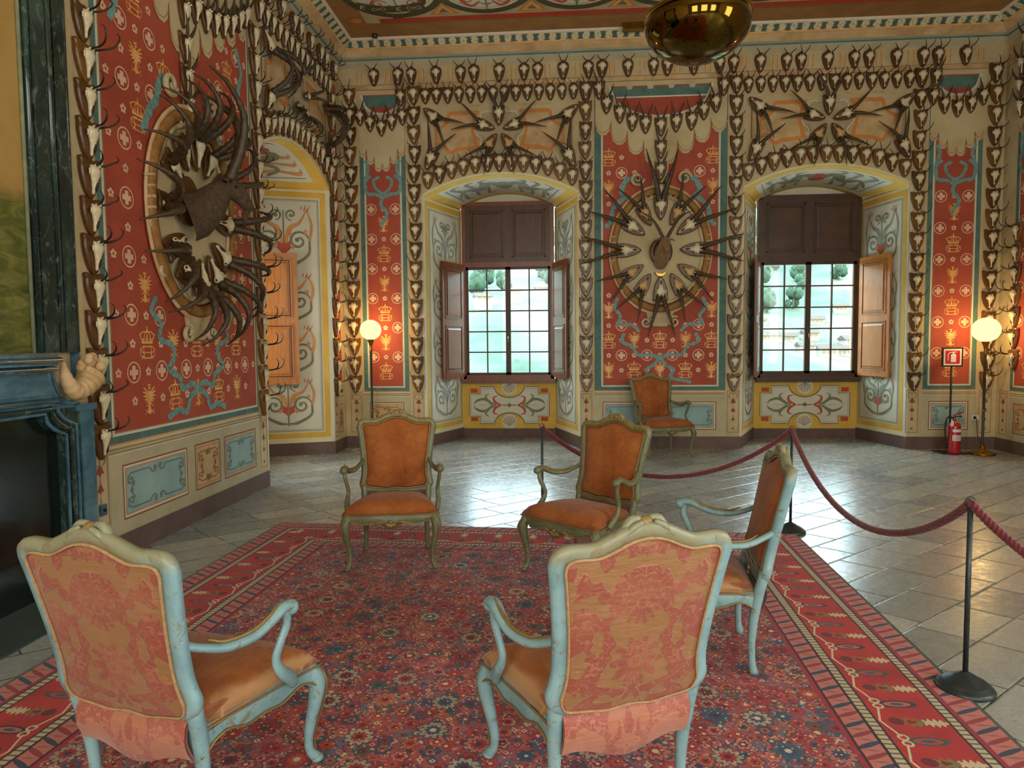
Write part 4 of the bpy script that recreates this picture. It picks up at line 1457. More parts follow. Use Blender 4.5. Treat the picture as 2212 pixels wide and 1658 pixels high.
HOUSES = ((49, 168, .5), (56, 164, .45), (63, 170, .55), (53, 180, .5), (70, 178, .55), (60, 188, .5), (68, 196, .5), (77, 192, .55), (74, 208, .5), (57, 205, .45), (-12, 172, .45), (-19, 166, .5), (-5, 182, .5), (84, 216, .5))
spots = []
tries = 0
while len(spots) < 120 and tries < 6000:
    tries += 1
    y = 160 * (620 / 160) ** rt.random()
    x = (rt.uniform(-.155, .0) if rt.random() < .5 else rt.uniform(.26, .43)) * y
    if all((x - a) ** 2 + (y - b) ** 2 > 7.5 ** 2 for a, b in spots) and all((x - h[0]) ** 2 + (y - h[1]) ** 2 > 10 ** 2 for h in HOUSES): spots.append((x, y))
for i, (x, y) in enumerate(sorted(spots, key=lambda p: p[1])):
    base = empty('tree', (x, y, hz(x, y) - .4), rt.uniform(0, 6))
    src = TREE[i % 3]
    if i < 3:
        o = src.build('foliage', base); src.ob = o
        t = MB(); t.tube([(0, 0, 0), (0, 0, 4)], [.4, .25], 'leaf_dark'); src.tr = t.build('trunk', base)
    else:
        for s in (src.ob, src.tr):
            c = s.copy(); COL.objects.link(c); c.parent = base
    k = rt.uniform(.42, .7) * (1 + y / 600); base.scale = (k, k, k * 1.15)
    side = 'left' if x < 20 else 'right'
    tag(base, 'round green tree on the hillside seen through the %s window' % side, 'tree', 'hillside trees through the %s window' % side)
k = 0
for (x, y, s) in HOUSES:
    base = empty('house', (x, y, hz(x, y)), rt.uniform(-.5, .5))
    m = MB(); m.box((-4 * s, -3 * s, -2), (4 * s, 3 * s, 4 * s), 'house_wall'); m.build('wall', base)
    m = MB()
    a, b, h = 4.6 * s, 3.6 * s, 4 * s
    m.mesh([(-a, -b, h), (a, -b, h), (a, b, h), (-a, b, h), (-a, 0, h + 2.2 * s), (a, 0, h + 2.2 * s)], [(0, 1, 5, 4), (2, 3, 4, 5), (0, 4, 3), (1, 2, 5), (3, 2, 1, 0)], 'house_roof'); m.build('roof', base)
    for q in (-2.2, 0, 2.2):
        m = MB(); m.box((q * s - .4, -3 * s - .05, 1.2), (q * s + .4, -3 * s, 2.6), 'grey_line'); m.build('window', base)
    side = 'left' if x < 20 else 'right'
    tag(base, 'pale gabled village house on the slope seen through the %s window' % side, 'house', 'village houses through the %s window' % side)


# ------------------------------------------------------------------ rug
mb = MB()
n = 40
mb.grid(lambda u, v: (RW * u, -RL * v, .012 + .0015 * sin(u * 9 + v * 7)), 30, 40, 'rug_wool', True, flip=True)
mb.face([(0, 0, 0), (0, -RL, 0), (0, -RL, .0125), (0, 0, .0125)], 'rug_edge'); mb.face([(RW, 0, 0), (RW, -RL, 0), (RW, -RL, .0125), (RW, 0, .0125)], 'rug_edge'); mb.face([(0, 0, 0), (RW, 0, 0), (RW, 0, .0125), (0, 0, .0125)], 'rug_edge')
rug = mb.build('persian_rug')
rug.location = (-2.512, 5.905, 0); rug.rotation_euler = (0, 0, radians(-2.35))
tag(rug, 'large red patterned wool rug spread under the armchairs on the stone floor', 'rug')
mb = MB()
for i in range(260):
    x = .01 + (RW - .02) * i / 259
    mb.tube([(x, 0, .006), (x + rt.uniform(-.01, .01), rt.uniform(.015, .03), .002)], .0016, 'fringe', 4, False)
fr = mb.build('fringe', rug); fr['kind'] = 'stuff'

# ------------------------------------------------------------------ armchairs


def chair_parts(paint, gilt, back_f, seat_f):
    root = empty('armchair')
    BY = lambda z: .253 + (z - .428) * .216            # raked plane of the back
    # closed outline of the back, x,z
    half = [(0, .460), (.08, .452), (.15, .460), (.21, .466), (.243, .476), (.258, .51), (.250, .545), (.244, .60), (.250, .70), (.262, .80), (.276, .90), (.282, .942), (.272, .970), (.240, .979), (.17, .977), (.115, .996), (.06, 1.020), (0, 1.030)]
    full = half + [(-x, z) for x, z in half[-2:0:-1]]
    out = crv([(x, BY(z), z) for x, z in full], 4, True)
    mb = MB()
    prof = [(-.9, -.9), (-.3, -1.15), (.5, -1.0), (1.0, -.5), (1.1, .3), (.7, 1.0), (-.2, 1.2), (-.9, .9)]
    mb.tube(out, .0215, paint, 8, closed=True, up=(0, -1, .2), prof=prof)
    fr = mb.build('back_frame', root)
    mb = MB()
    inn = [(p.x * .925, p.y - .020, .73 + (p.z - .73) * .925) for p in out]
    mb.tube(inn, .0055, gilt, 6, closed=True)
    mb.tube([(p.x * .965, p.y - .024, .735 + (p.z - .735) * .965) for p in out], .003, gilt, 5, closed=True)
    mb.build('gilt_bead', fr, 'worn gilt moulding round the back')
    # crest carving
    mb = MB()
    cz = 1.046; cy = BY(1.04)
    mb.ball((0, cy - .008, cz), (.030, .020, .024), gilt)
    for a in (-1, 1):
        mb.tube(crv([(a * .015, cy - .012, cz + .014), (a * .045, cy - .012, cz + .010), (a * .07, cy - .01, cz - .018), (a * .10, cy - .008, cz - .034), (a * .145, cy - .006, cz - .052)], 4), [.010, .016, .015, .011, .004], paint, 8)
        mb.ball((a * .033, cy - .018, cz - .004), (.014, .012, .016), gilt, 8, 6)
        mb.tube(crv([(a * .02, cy + .012, cz + .01), (a * .05, cy + .012, cz - .005), (a * .08, cy + .010, cz - .03)], 4), [.008, .012, .004], paint, 6)
    mb.build('crest_carving', root)
    # back upholstery: front cushion and rear panel
    inner = [(x * .90, .733 + (z - .733) * .90) for x, z in full]
    inner = [(p.x, p.y) for p in crv([(x, z) for x, z in inner], 3, True)]

    rear = [(p_.x, p_.y) for p_ in crv([(x * .925, (.733 + (z - .733) * (.925 if z > .733 else 1.06))) for x, z in full], 3, True)]

    def dome(sign, hgt, base, inner=inner):
        K = 7
        vs = []; fs = []; n = len(inner)
        for j in range(K):
            r = 1 - j / K
            h = hgt * (1 - r ** 3.0) ** .6
            for x, z in inner:
                zz = .73 + (z - .73) * r; vs.append((x * r, BY(zz) + base + sign * h, zz))
        vs.append((0, BY(.73) + base + sign * hgt, .73))
        for j in range(K - 1):
            for i in range(n):
                q = (j * n + i, j * n + (i + 1) % n, (j + 1) * n + (i + 1) % n, (j + 1) * n + i)
                fs.append(q if sign < 0 else q[::-1])
        for i in range(n):
            q = ((K - 1) * n + i, (K - 1) * n + (i + 1) % n, len(vs) - 1)
            fs.append(q if sign < 0 else q[::-1])
        return vs, fs
    mb = MB(); mb.mesh(*dome(-1, .040, -.008), back_f, True)
    mb.build('back_cushion', root)
    mb = MB(); mb.mesh(*dome(1, .012, .020, rear), 'damask_back', True)
    bp = mb.build('back_panel', root, 'faded pink damask cover on the rear of the back')
    mb = MB(); mb.tube([(x * 1.0, BY(z) + .024, z) for x, z in rear], .0065, 'gimp', 6, closed=True, flat=.6)
    mb.build('gimp_trim', bp)
    # seat rail
    def rail(t):
        """outline of the seat, t 0..4: front, right, back, left"""
        k = int(t) % 4; f = t - int(t)
        if k == 0: x = -.325 + .65 * f; return (x, -.255 - .030 * sin(pi * f) - .006 * sin(3 * pi * f))
        if k == 1: return (.325 - .085 * f - .006 * sin(pi * f), -.255 + .485 * f)
        if k == 2: return (.24 - .48 * f, .23)
        return (-.24 - .085 * f + .006 * sin(pi * f), .23 - .485 * f)

    def low(t):
        k = int(t) % 4; f = t - int(t)
        if k == 0:
            g = abs(f - .5) * 2
            return .338 - .045 * math.exp(-(g / .22) ** 2) + .012 * sin(g * 9) * (g > .2) - .035 * max(0, g - .8) * 5
        if k in (1, 3):
            g = abs(f - .5) * 2
            return .336 - .020 * math.exp(-((g) / .3) ** 2) + .009 * cos(g * 10) - .03 * max(0, g - .82) * 5
        return .33
    mb = MB()
    N = 96
    ring = []
    for i in range(N):
        t = 4 * i / N; x, y = rail(t); L = low(t)
        nx, ny = x * .0, y * .0
        cxk, cyk = x / .30, y / .25
        ring.append([(x * 1.0, y * 1.0, .397), (x * 1.03, y * 1.03, .385), (x * 1.03, y * 1.03, L + .012), (x * 1.015, y * 1.015, L), (x * .95, y * .94, L + .004), (x * .93, y * .92, .397)])
    vs = [p for r in ring for p in r]
    fs = [(i * 6 + k, ((i + 1) % N) * 6 + k, ((i + 1) % N) * 6 + (k + 1) % 6, i * 6 + (k + 1) % 6) for i in range(N) for k in range(6)]
    mb.mesh(vs, [f[::-1] for f in fs], paint, True)
    sr = mb.build('seat_rail', root)
    mb = MB()
    mb.tube([(rail(4 * i / N)[0] * 1.045, rail(4 * i / N)[1] * 1.045, low(4 * i / N) + .006) for i in range(N)], .0045, gilt, 5, closed=True)
    mb.tube([(rail(4 * i / N)[0] * 1.05, rail(4 * i / N)[1] * 1.05, .393) for i in range(N)], .004, gilt, 5, closed=True)
    mb.build('gilt_edge', sr)
    mb = MB()
    yq = -.296
    for k in range(7):
        a = radians(30 + 20 * k)
        mb.tube([(0, yq - .004, .345), (.030 * cos(a), yq - .014, .345 - .026 * sin(a)), (.052 * cos(a), yq - .004, .345 - .042 * sin(a))], [.005, .010, .005], gilt, 6)
    mb.ball((0, yq - .008, .350), (.018, .014, .012), gilt, 8, 6)
    for a in (-1, 1):
        mb.tube(crv([(a * .04, yq, .335), (a * .08, yq - .004, .35), (a * .12, yq + .004, .33), (a * .15, yq + .006, .342)], 4), [.006, .010, .008, .003], gilt, 6)
    mb.build('shell_carving', sr, 'carved gilt shell in the middle of the front rail')
    # seat cushion
    K = 9; M = 64
    vs = []; fs = []
    for j in range(K + 1):
        r = 1 - j / (K + .0)
        for i in range(M):
            x, y = rail(4 * i / M)
            if j == 0: vs.append((x * 1.0, y * 1.0, .397))
            else:
                r2 = 1 - (j - 1) / (K - .0)
                puff = 1.035 if j == 1 else (1.0 + .02 * max(0, 4 - j) / 4)
                rr = r2 * puff
                z = .404 + .080 * (1 - r2 ** 4.5) ** .6
                z += -.030 * max(0, y * r2 / .25) + .012 * (1 - r2)
                vs.append((x * rr, y * rr - .01 * (1 - r2), z))
    vs.append((0, -.01, .497))
    for j in range(K):
        for i in range(M): fs.append((j * M + i, j * M + (i + 1) % M, (j + 1) * M + (i + 1) % M, (j + 1) * M + i))
    for i in range(M): fs.append((K * M + i, K * M + (i + 1) % M, len(vs) - 1))
    mb = MB(); mb.mesh(vs, fs, seat_f, True)
    sc = mb.build('seat_cushion', root)
    # rear fabric roll under the back
    def roll(u, v):
        x = -.222 + .444 * u
        zt = .455; zb = .300 - .030 * sin(pi * u) ** 1.5 + .010 * sin(3 * pi * u)
        z = zt + (zb - zt) * v
        y = .250 + .030 * sin(pi * min(1, v * .9 + .08)) - .02 * max(0, .15 - v) / .15
        return (x, y, z)
    mb = MB(); mb.grid(roll, 16, 10, 'damask_roll', True); mb.grid(lambda u, v: (roll(u, v)[0], roll(u, v)[1] - .012, roll(u, v)[2]), 16, 10, 'damask_roll', True, flip=True)
    mb.build('rear_cover', root, 'shiny pink damask wrapped over the rear seat rail')
    # legs
    for a in (-1, 1):
        mb = MB()
        mb.tube(crv([(a * .292, -.235, .395), (a * .305, -.252, .36), (a * .318, -.266, .315), (a * .312, -.262, .25), (a * .298, -.252, .17), (a * .288, -.248, .10), (a * .290, -.254, .055), (a * .300, -.268, .030), (a * .308, -.282, .014)], 4),
                [.030, .036, .034, .027, .021, .017, .016, .020, .014], paint, 10, flat=1.0)
        mb.ball((a * .304, -.278, .017), (.024, .026, .016), paint, 10, 6)
        mb.tube(crv([(a * .30, -.30, .375), (a * .335, -.302, .32), (a * .334, -.292, .25), (a * .314, -.276, .17), (a * .302, -.266, .10), (a * .304, -.272, .055)], 4), [.004, .006, .004, .004, .003, .003], gilt, 5)
        mb.build('leg', root)
        mb = MB()
        mb.tube(crv([(a * .246, .262, .50), (a * .242, .250, .44), (a * .236, .232, .36), (a * .232, .218, .26), (a * .231, .210, .15), (a * .234, .212, .06), (a * .238, .222, .004)], 4),
                [.023, .026, .027, .022, .018, .017, .021], paint, 8)
        mb.build('leg', root)
        # arm, support
        yb = BY(.66)
        mb = MB()
        mb.tube(crv([(a * .252, yb + .0, .695), (a * .268, yb - .05, .668), (a * .298, yb - .13, .640), (a * .325, yb - .22, .640), (a * .338, yb - .29, .664), (a * .342, yb - .345, .688), (a * .344, yb - .385, .684), (a * .345, yb - .405, .668)], 5),
                [.017, .017, .019, .021, .022, .025, .026, .018], paint, 10, flat=.8)
        mb.ball((a * .345, yb - .392, .676), (.027, .030, .027), paint, 12, 8)
        am = mb.build('armrest', root)
        mb = MB(); mb.tube(crv([(a * .275, yb - .08, .682), (a * .298, yb - .13, .660), (a * .326, yb - .22, .661), (a * .340, yb - .30, .690), (a * .343, yb - .35, .712)], 5), [.003, .006, .007, .006, .003], gilt, 6); mb.build('gilt_edge', am)
        mb = MB()
        mb.tube(crv([(a * .343, yb - .37, .675), (a * .338, yb - .375, .62), (a * .328, yb - .35, .56), (a * .322, yb - .335, .51), (a * .328, yb - .355, .46), (a * .326, yb - .40, .42), (a * .318, yb - .43, .385)], 5),
                [.018, .019, .018, .018, .022, .026, .022], paint, 8, flat=.75)
        mb.build('arm_support', root)
    return root


def place(root, x, y, deg, s, label):
    root.location = (x, y, .013 if s else 0); root.rotation_euler = (0, 0, radians(deg))
    tag(root, label, 'armchair', 'gilt and painted armchairs')


cA = chair_parts('paint_olive_dim', 'gilt_worn', 'velvet_orange', 'velvet_orange')
place(cA, -1.244, 4.947, 9.1, 1, 'orange velvet armchair facing the viewer, furthest left on the rug')
bpy.context.view_layer.update()
cB = copy_tree(cA); place(cB, .138, 4.709, -40.9, 1, 'orange armchair facing the viewer at an angle, in front of the first rope post')
cE = copy_tree(cA); place(cE, 1.40, 9.82, 17, 0, 'orange armchair standing alone against the far wall between the two windows'); cE.scale = (1.07, 1.07, 1.07)
cC = chair_parts('paint_blue_daylit', 'gilt_worn', 'velvet_orange', 'damask_seat')
place(cC, .099, 2.398, 202.7, 1, 'pale blue armchair seen from behind in the centre foreground, pink damask back')
bpy.context.view_layer.update()
cF = copy_tree(cC); place(cF, -1.301, 2.282, 165.6, 1, 'pale blue armchair seen from behind in the left foreground by the fireplace')
cD = copy_tree(cC); place(cD, .71, 3.533, -96.3, 1, 'pale blue armchair seen in profile on the right side of the rug')

# ------------------------------------------------------------------ rope barrier


def stanchion(x, y, label):
    r = empty('rope_stanchion', (x, y, 0))
    mb = MB(); mb.lathe([(0, .002), (.118, .002), (.122, .012), (.112, .026), (.104, .028), (.095, .040), (.088, .042), (.070, .054), (.060, .056), (.040, .072), (.026, .078), (.016, .086), (0, .09)], 'iron', n=28); mb.build('base', r)
    mb = MB(); mb.tube([(0, 0, .07), (0, 0, .85)], .0115, 'iron', 10); mb.build('post', r)
    mb = MB(); R = .022; mb.tube([(R * cos(t), 0, .868 + R * sin(t)) for t in [2 * pi * k / 16 for k in range(16)]], .0035, 'iron', 6, closed=True); mb.build('ring', r)
    return tag(r, label, 'stanchion', 'posts of the rope barrier')


ST = [(-.18, 5.98), (1.89, 5.82), (1.826, 3.20), (3.05, 1.85)]
stanchion(*ST[0], 'thin iron rope post between the two orange armchairs, end of the barrier')
stanchion(*ST[1], 'iron rope post at the far corner of the rug, below the right window')
stanchion(*ST[2], 'nearest iron rope post with domed base beside the rug edge at right')


def rope(a, b, sag, label, hook=False):
    r = empty('barrier_rope', (a[0], a[1], 0))
    N = 60
    pts = []
    for i in range(N + 1):
        t = i / N
        e = 4 * t * (1 - t)
        pts.append(Vector(((b[0] - a[0]) * t, (b[1] - a[1]) * t, .865 - sag * (e ** .92))))
    mb = MB(); mb.tube(pts, .014, 'rope', 8)
    core = mb.build('rope_core', r)
    # twisted strands
    L = (Vector(b) - Vector(a)).length * 1.15
    mb = MB()
    M = int(L * 170)
    for s in range(3):
        q = []
        for i in range(M + 1):
            t = i / M * N; k = min(int(t), N - 1); p = pts[k].lerp(pts[k + 1], t - k)
            d = (pts[k + 1] - pts[k]).normalized(); n1 = d.cross(Vector((0, 0, 1))).normalized(); n2 = d.cross(n1)
            an = i / M * L / .055 * 2 * pi + s * 2 * pi / 3
            q.append(p + n1 * (.0105 * cos(an)) + n2 * (.0105 * sin(an)))
        mb.tube(q, .0108, 'rope', 6)
    mb.build('rope_strands', r)
    if hook:
        mb = MB(); d = (pts[2] - pts[0]).normalized(); mb.tube([pts[0] + d * .01, pts[0] + d * .03, pts[0] + d * .06, pts[0] + d * .075], [.009, .016, .016, .012], 'brass', 10); mb.build('brass_end', r, 'polished brass end cap')
    return tag(r, label, 'rope', 'red ropes of the barrier')


rope(ST[0], ST[1], .42, 'red twisted rope behind the armchairs, hanging between the first two posts', True)
rope(ST[1], ST[2], .42, 'red twisted rope sagging over the floor between the two posts at right')
rope(ST[2], ST[3], .42, 'red twisted rope running from the nearest post out of view at right')

# ------------------------------------------------------------------ standing lamps


def lamp(x, y, zc, r, label, base_k=1.0):
    o = empty('standing_lamp', (x, y, 0))
    mb = MB(); k = base_k
    mb.lathe([(0, .0), (.16 * k, .0), (.165 * k, .015), (.14 * k, .03), (.10 * k, .035), (.08 * k, .055), (.04, .065), (.03, .10), (.022, .14), (.0, .15)], 'brass', n=28); mb.build('base', o)
    mb = MB(); mb.lathe([(.017, .12), (.017, zc - r - .16), (0, zc - r - .16)], 'iron', n=14)
    mb.lathe([(.018, .60), (.024, .61), (.018, .62)], 'brass', n=14); mb.build('pole', o)
    mb = MB(); mb.lathe([(.017, zc - r - .17), (.024, zc - r - .15), (.018, zc - r - .10), (.028, zc - r - .05), (.045, zc - r - .01), (.05, zc - r + .015)], 'brass', n=18); mb.build('globe_holder', o)
    mb = MB(); mb.ball((0, 0, zc), (r, r, r * .95), 'globe_glow', 28, 18); mb.build('glass_globe', o, 'glowing frosted glass globe')
    d = bpy.data.lights.new('lamp_light', 'POINT'); d.energy = 34; d.color = (1.0, .66, .30); d.shadow_soft_size = .045
    lo = bpy.data.objects.new('lamp_light', d); COL.objects.link(lo); lo.parent = o; lo.location = (0, 0, zc)
    return tag(o, label, 'floor lamp', 'globe floor lamps')


lamp(-2.80, 9.95, 1.80, .155, 'floor lamp with lit globe in the left corner behind the armchair')
lamp(5.78, 9.90, 1.715, .175, 'floor lamp with lit globe in the right corner beside the red extinguisher')

# ------------------------------------------------------------------ fire extinguisher and its sign
o = empty('fire_extinguisher', (5.42, 9.93, .012))
mb = MB(); mb.lathe([(0, 0), (.076, 0), (.08, .012), (.08, .36), (.074, .40), (.05, .43), (.026, .44), (.024, .47), (0, .47)], 'extinguisher_red', n=28); mb.build('cylinder', o)
mb = MB()
for z0, z1 in ((.18, .26), (.30, .34)):
    mb.grid(lambda u, v: (.0812 * sin(-.75 + 1.5 * u), -.0812 * cos(-.75 + 1.5 * u), z0 + (z1 - z0) * v), 10, 1, 'white_label')
for k in range(4):
    z = .24 - .016 * k
    mb.grid(lambda u, v: (.0818 * sin(-.6 + (1.1 - .1 * (k % 2)) * u), -.0818 * cos(-.6 + (1.1 - .1 * (k % 2)) * u), z + .005 * v), 10, 1, 'extinguisher_red')
mb.build('label_band', o, 'white printed label')
mb = MB(); mb.tube([(0, 0, .46), (0, 0, .50)], .018, 'brass', 10); mb.tube([(-.01, 0, .50), (.05, 0, .515), (.10, 0, .50)], .008, 'rubber_black', 8); mb.tube([(-.02, 0, .52), (.04, -.0, .55), (.11, 0, .565)], [.010, .012, .009], 'extinguisher_red', 8); mb.build('valve_handle', o)
mb = MB(); mb.tube(crv([(-.02, 0, .49), (-.09, .0, .50), (-.115, .01, .40), (-.105, .02, .22), (-.09, .02, .12)], 6), .011, 'rubber_black', 8); mb.tube([(-.09, .02, .13), (-.088, .02, .06)], [.010, .017], 'rubber_black', 8); mb.build('hose', o)
mb = MB(); mb.prism([(-.085, .38), (-.045, .38), (-.040, .45), (-.075, .47)], -.06, -.058, 'white_label'); mb.build('inspection_tag', o)
tag(o, 'red fire extinguisher on the floor below the framed extinguisher sign', 'fire extinguisher')

o = empty('sign_stand', (5.46, 10.10, 0))
mb = MB(); mb.box((-.20, -.20, 0), (.135, .10, .010), 'rubber_black'); mb.build('base_plate', o)
mb = MB(); mb.tube([(0, .02, .01), (0, .02, 1.22)], .013, 'rubber_black', 10); mb.build('pole', o)
mb = MB(); mb.box((-.14, 0, 1.205), (.14, .02, 1.475), 'rubber_black'); bd = mb.build('sign_board', o)
mb = MB()
Ps = Paint(mb, (0, -.001, 1.34), (1, 0, 0), (0, 0, 1), (0, -1, 0))
Ps.rect(-.12, -.115, .12, .115, 'white_label', 0)
Ps.poly([(-.088 + 0, -.092), (.088, -.092), (.098, -.082), (.098, .082), (.088, .092), (-.088, .092), (-.098, .082), (-.098, -.082)], 'sign_red', 1)
Ps.poly([(-.025, -.07), (.045, -.07), (.045, .03), (.03, .048), (-.01, .048), (-.025, .03)], 'white_label', 2)
Ps.rect(0.0, .048, .02, .065, 'white_label', 2); Ps.stroke([(-.01, .070), (.05, .072)], .010, 'white_label', 2)
Ps.stroke(crv([(0, .066), (-.04, .062), (-.062, .03), (-.062, -.03), (-.056, -.05)], 5), .010, 'white_label', 2)
mb.build('pictogram', bd, 'white extinguisher symbol on red ground')
tag(o, 'black framed red extinguisher sign on a thin pole in the right corner', 'sign')

mb = MB(); mb.box((-.05, -.02, -.035), (.05, 0, .035), 'plastic_white'); mb.box((-.03, -.026, -.02), (.01, -.02, .02), 'rubber_black')
o = mb.build('wall_socket', loc=(5.93, YB - .006, .46)); tag(o, 'small white electric socket low on the wall behind the right floor lamp', 'socket')
mb = MB(); mb.tube(crv([(5.78, 10.02, .01), (5.85, 10.1, .01), (5.95, 10.2, .03), (5.97, 10.34, .2), (5.945, 10.335, .45)], 6), .004, 'rubber_black', 6)
tag(mb.build('lamp_cord'), 'black cord from the right floor lamp up to the socket', 'cord')
mb = MB(); mb.tube(crv([(-2.74, 9.92, .01), (-2.9, 9.85, .006), (-3.08, 9.98, .006), (-3.16, 10.1, .008), (-3.02, 10.22, .006), (-2.8, 10.16, .006), (-2.6, 10.26, .008)], 6), .005, 'plastic_white', 6)
tag(mb.build('lamp_cord'), 'pale cord lying on the floor round the base of the left floor lamp', 'cord')

# ------------------------------------------------------------------ hanging glass bowl
o = empty('pendant_lamp', (.98, 5.2, 3.62))
mb = MB(); mb.lathe([(0, 0), (.10, .006), (.20, .035), (.29, .09), (.35, .16), (.372, .22), (.372, .27), (.36, .30), (.355, .27), (.34, .20), (.28, .11), (.19, .05), (0, .02)], 'bronze_glass', n=56); mb.build('bowl', o)
mb = MB(); mb.lathe([(.36, .29), (.378, .295), (.378, .32), (.36, .325)], 'brass', n=56); mb.build('rim', o)
for k in range(3):
    a = 2 * pi * k / 3 + .3
    mb = MB(); mb.tube([(.36 * cos(a), .36 * sin(a), .31), (0, 0, 1.25)], .008, 'brass', 6); mb.build('suspension_chain', o)
mb = MB(); mb.tube([(0, 0, 1.2), (0, 0, 2.38)], .015, 'brass', 8); mb.lathe([(.0, 2.30), (.08, 2.34), (.10, 2.39)], 'brass'); mb.build('stem', o)
tag(o, 'large bronze glass bowl lamp hanging from the ceiling', 'pendant lamp')
mb = MB(); mb.tube([(-2.66, 9.99, 6.0), (-2.66, 9.99, 5.88)], .010, 'plastic_white', 8); mb.ball((-2.66, 9.99, 6.0), .045, 'iron', 10, 6)
o = mb.build('smoke_detector'); tag(o, 'small dark detector with white stem at the left end of the ceiling edge', 'detector')
mb = MB(); mb.box((.86, 9.94, 5.93), (1.16, 10.06, 6.015), 'brass')
o = mb.build('ceiling_spotlight'); tag(o, 'small flat fitting on the ceiling edge behind the glass bowl', 'light fitting')

# ------------------------------------------------------------------ fireplace and overmantel on the left wall
o = empty('fireplace', (XL, 3.3, 0))
XF = lambda d: d     # distance from the wall
mb = MB()
# chimney breast below the shelf: slab with the opening left free; local y runs along the wall, mirrored about y=0
OP = [(.94, .0), (.94, 1.03), (.89, 1.045), (.83, 1.075), (.78, 1.125), (.765, 1.18), (0, 1.18)]
for s in (-1, 1):
    outer = [(1.08 * s, 0), (1.08 * s, 1.03), (1.08 * s, 1.06), (1.08 * s, 1.10), (1.08 * s, 1.15), (1.08 * s, 1.22), (0, 1.22)]
    for i in range(len(OP) - 1):
        q = [(.09, OP[i][0] * s, OP[i][1]), (.09, outer[i][0], outer[i][1]), (.09, outer[i + 1][0], outer[i + 1][1]), (.09, OP[i + 1][0] * s, OP[i + 1][1])]
        mb.face(q if s > 0 else q[::-1], 'marble_green')
        mb.face([(.09, OP[i][0] * s, OP[i][1]), (.09, OP[i + 1][0] * s, OP[i + 1][1]), (.02, OP[i + 1][0] * s, OP[i + 1][1]), (.02, OP[i][0] * s, OP[i][1])], 'marble_green')
    mb.box((.0, 1.08 * s, 0), (.105, 1.20 * s, 1.19), 'marble_blue')
    mb.box((.0, 1.06 * s, 0), (.12, 1.21 * s, .14), 'marble_blue')
    mb.box((.0, 1.05 * s, 1.17), (.12, 1.215 * s, 1.215), 'marble_blue')
mb.build('jamb', o)
mb = MB()
full = [(y, z) for y, z in OP] + [(-y, z) for y, z in OP[-2::-1]]
for k, (dd, r) in enumerate(((.0, .012), (.045, .020), (.095, .012))):
    path = []
    for y, z in full:
        sy = 1 if y >= 0 else -1
        path.append((.095, y + sy * dd * (1 if abs(y) > .01 else 0), min(z + (dd * .6 if z > .5 else 0), 1.235)))
    mb.tube(path, r, 'marble_blue' if k != 1 else 'marble_green', 10)
for s in (-1, 1):
    for dd, r in ((0, .016), (.04, .010)):
        mb.tube(crv([(.13, s * (.76 + dd), 1.46), (.13, s * (.77 + dd), 1.38), (.12, s * (.82 + dd), 1.30), (.11, s * (.90 + dd), 1.245), (.10, s * (1.02 + dd), 1.225)], 5), r, 'marble_blue', 8)
mb.build('moulding', o)
mb = MB()
mb.box((.005, -1.06, 0), (.03, 1.06, 1.20), 'marble_black')
mb.build('fireback', o, 'dark polished inner panel')
mb = MB()
for d, h, z0, z1 in [(.10, 1.02, 1.20, 1.245), (.12, .86, 1.245, 1.30), (.14, .78, 1.30, 1.44), (.20, .73, 1.44, 1.485), (.27, .68, 1.485, 1.55)]:
    mb.box((0, -h, z0), (d, h, z1), 'marble_blue')
for d, h, z in ((.275, .685, 1.517), (.13, .87, 1.262), (.205, .735, 1.462)):
    mb.tube([(0, h, z), (d, h, z), (d, -h, z), (0, -h, z)], .018, 'marble_blue', 10)
mb.build('mantel_shelf', o)
mb = MB()
mb.box((.0, -1.5, -.0), (.45, 1.0, .010), 'hearth_stone')
mb.build('hearth_slab', o)
tag(o, 'green and blue marble fireplace against the left wall', 'fireplace')
# framed landscape above
o = empty('overmantel_picture', (XL, 3.3, 0))
mb = MB()
for s in (-1, 1):
    mb.box((0, .76 * s, 1.56), (.05, 1.17 * s, 5.3), 'marble_green')
    mb.box((0, .82 * s, 1.56), (.08, .94 * s, 5.3), 'marble_green'); mb.box((0, 1.02 * s, 1.56), (.07, 1.12 * s, 5.3), 'marble_green')
    for y, r in ((.80, .020), (.98, .024), (1.13, .014)): mb.tube([(.06, y * s, 1.56), (.06, y * s, 5.3)], r, 'marble_green', 10)
    mb.box((0, 1.135 * s, 1.24), (.04, 1.175 * s, 2.3), 'marble_blue')
mb.box((0, -1.17, 4.9), (.05, 1.17, 5.3), 'marble_green')
mb.build('marble_frame', o)
mb = MB(); mb.box((.01, -.77, 1.56), (.035, .77, 4.9), 'landscape_canvas'); c_ = mb.build('canvas', o)
mb = MB(); mb.tube([(.045, .765, 1.56), (.045, .765, 4.9)], .012, 'scroll_green', 8); mb.build('inner_slip', o)
tag(o, 'tall landscape painting in a dark green marble frame above the fireplace', 'painting')
o = empty('carved_cornucopia', (XL + .13, 4.33, 1.34))
mb = MB()
hp = crv([(.02, .10, .06), (.03, .02, .00), (.04, -.08, -.03), (.05, -.15, .02), (.05, -.19, .10), (.05, -.20, .16)], 8)
mb.tube(hp, [.085 * (1 - .85 * i / (len(hp) - 1)) * (1 + .10 * (i % 4 == 1) + .04 * (i % 4 == 2)) for i in range(len(hp))], 'stone_tan', 12)
mb.build('horn', o)
mb = MB()
for i in range(22):
    mb.ball((.02 + rt.uniform(-.03, .05), .10 + rt.uniform(-.06, .07), .10 + rt.uniform(-.02, .09)), rt.uniform(.022, .036), 'stone_tan', 10, 6)
mb.build('fruit_cluster', o)
tag(o, 'carved stone horn of plenty at the corner of the marble mantel', 'carving')
mb = MB(); mb.box((0, -.03, -.04), (.015, .03, .04), 'marble_blue'); mb.ball((.018, 0, 0), .014, 'rubber_black', 8, 6)
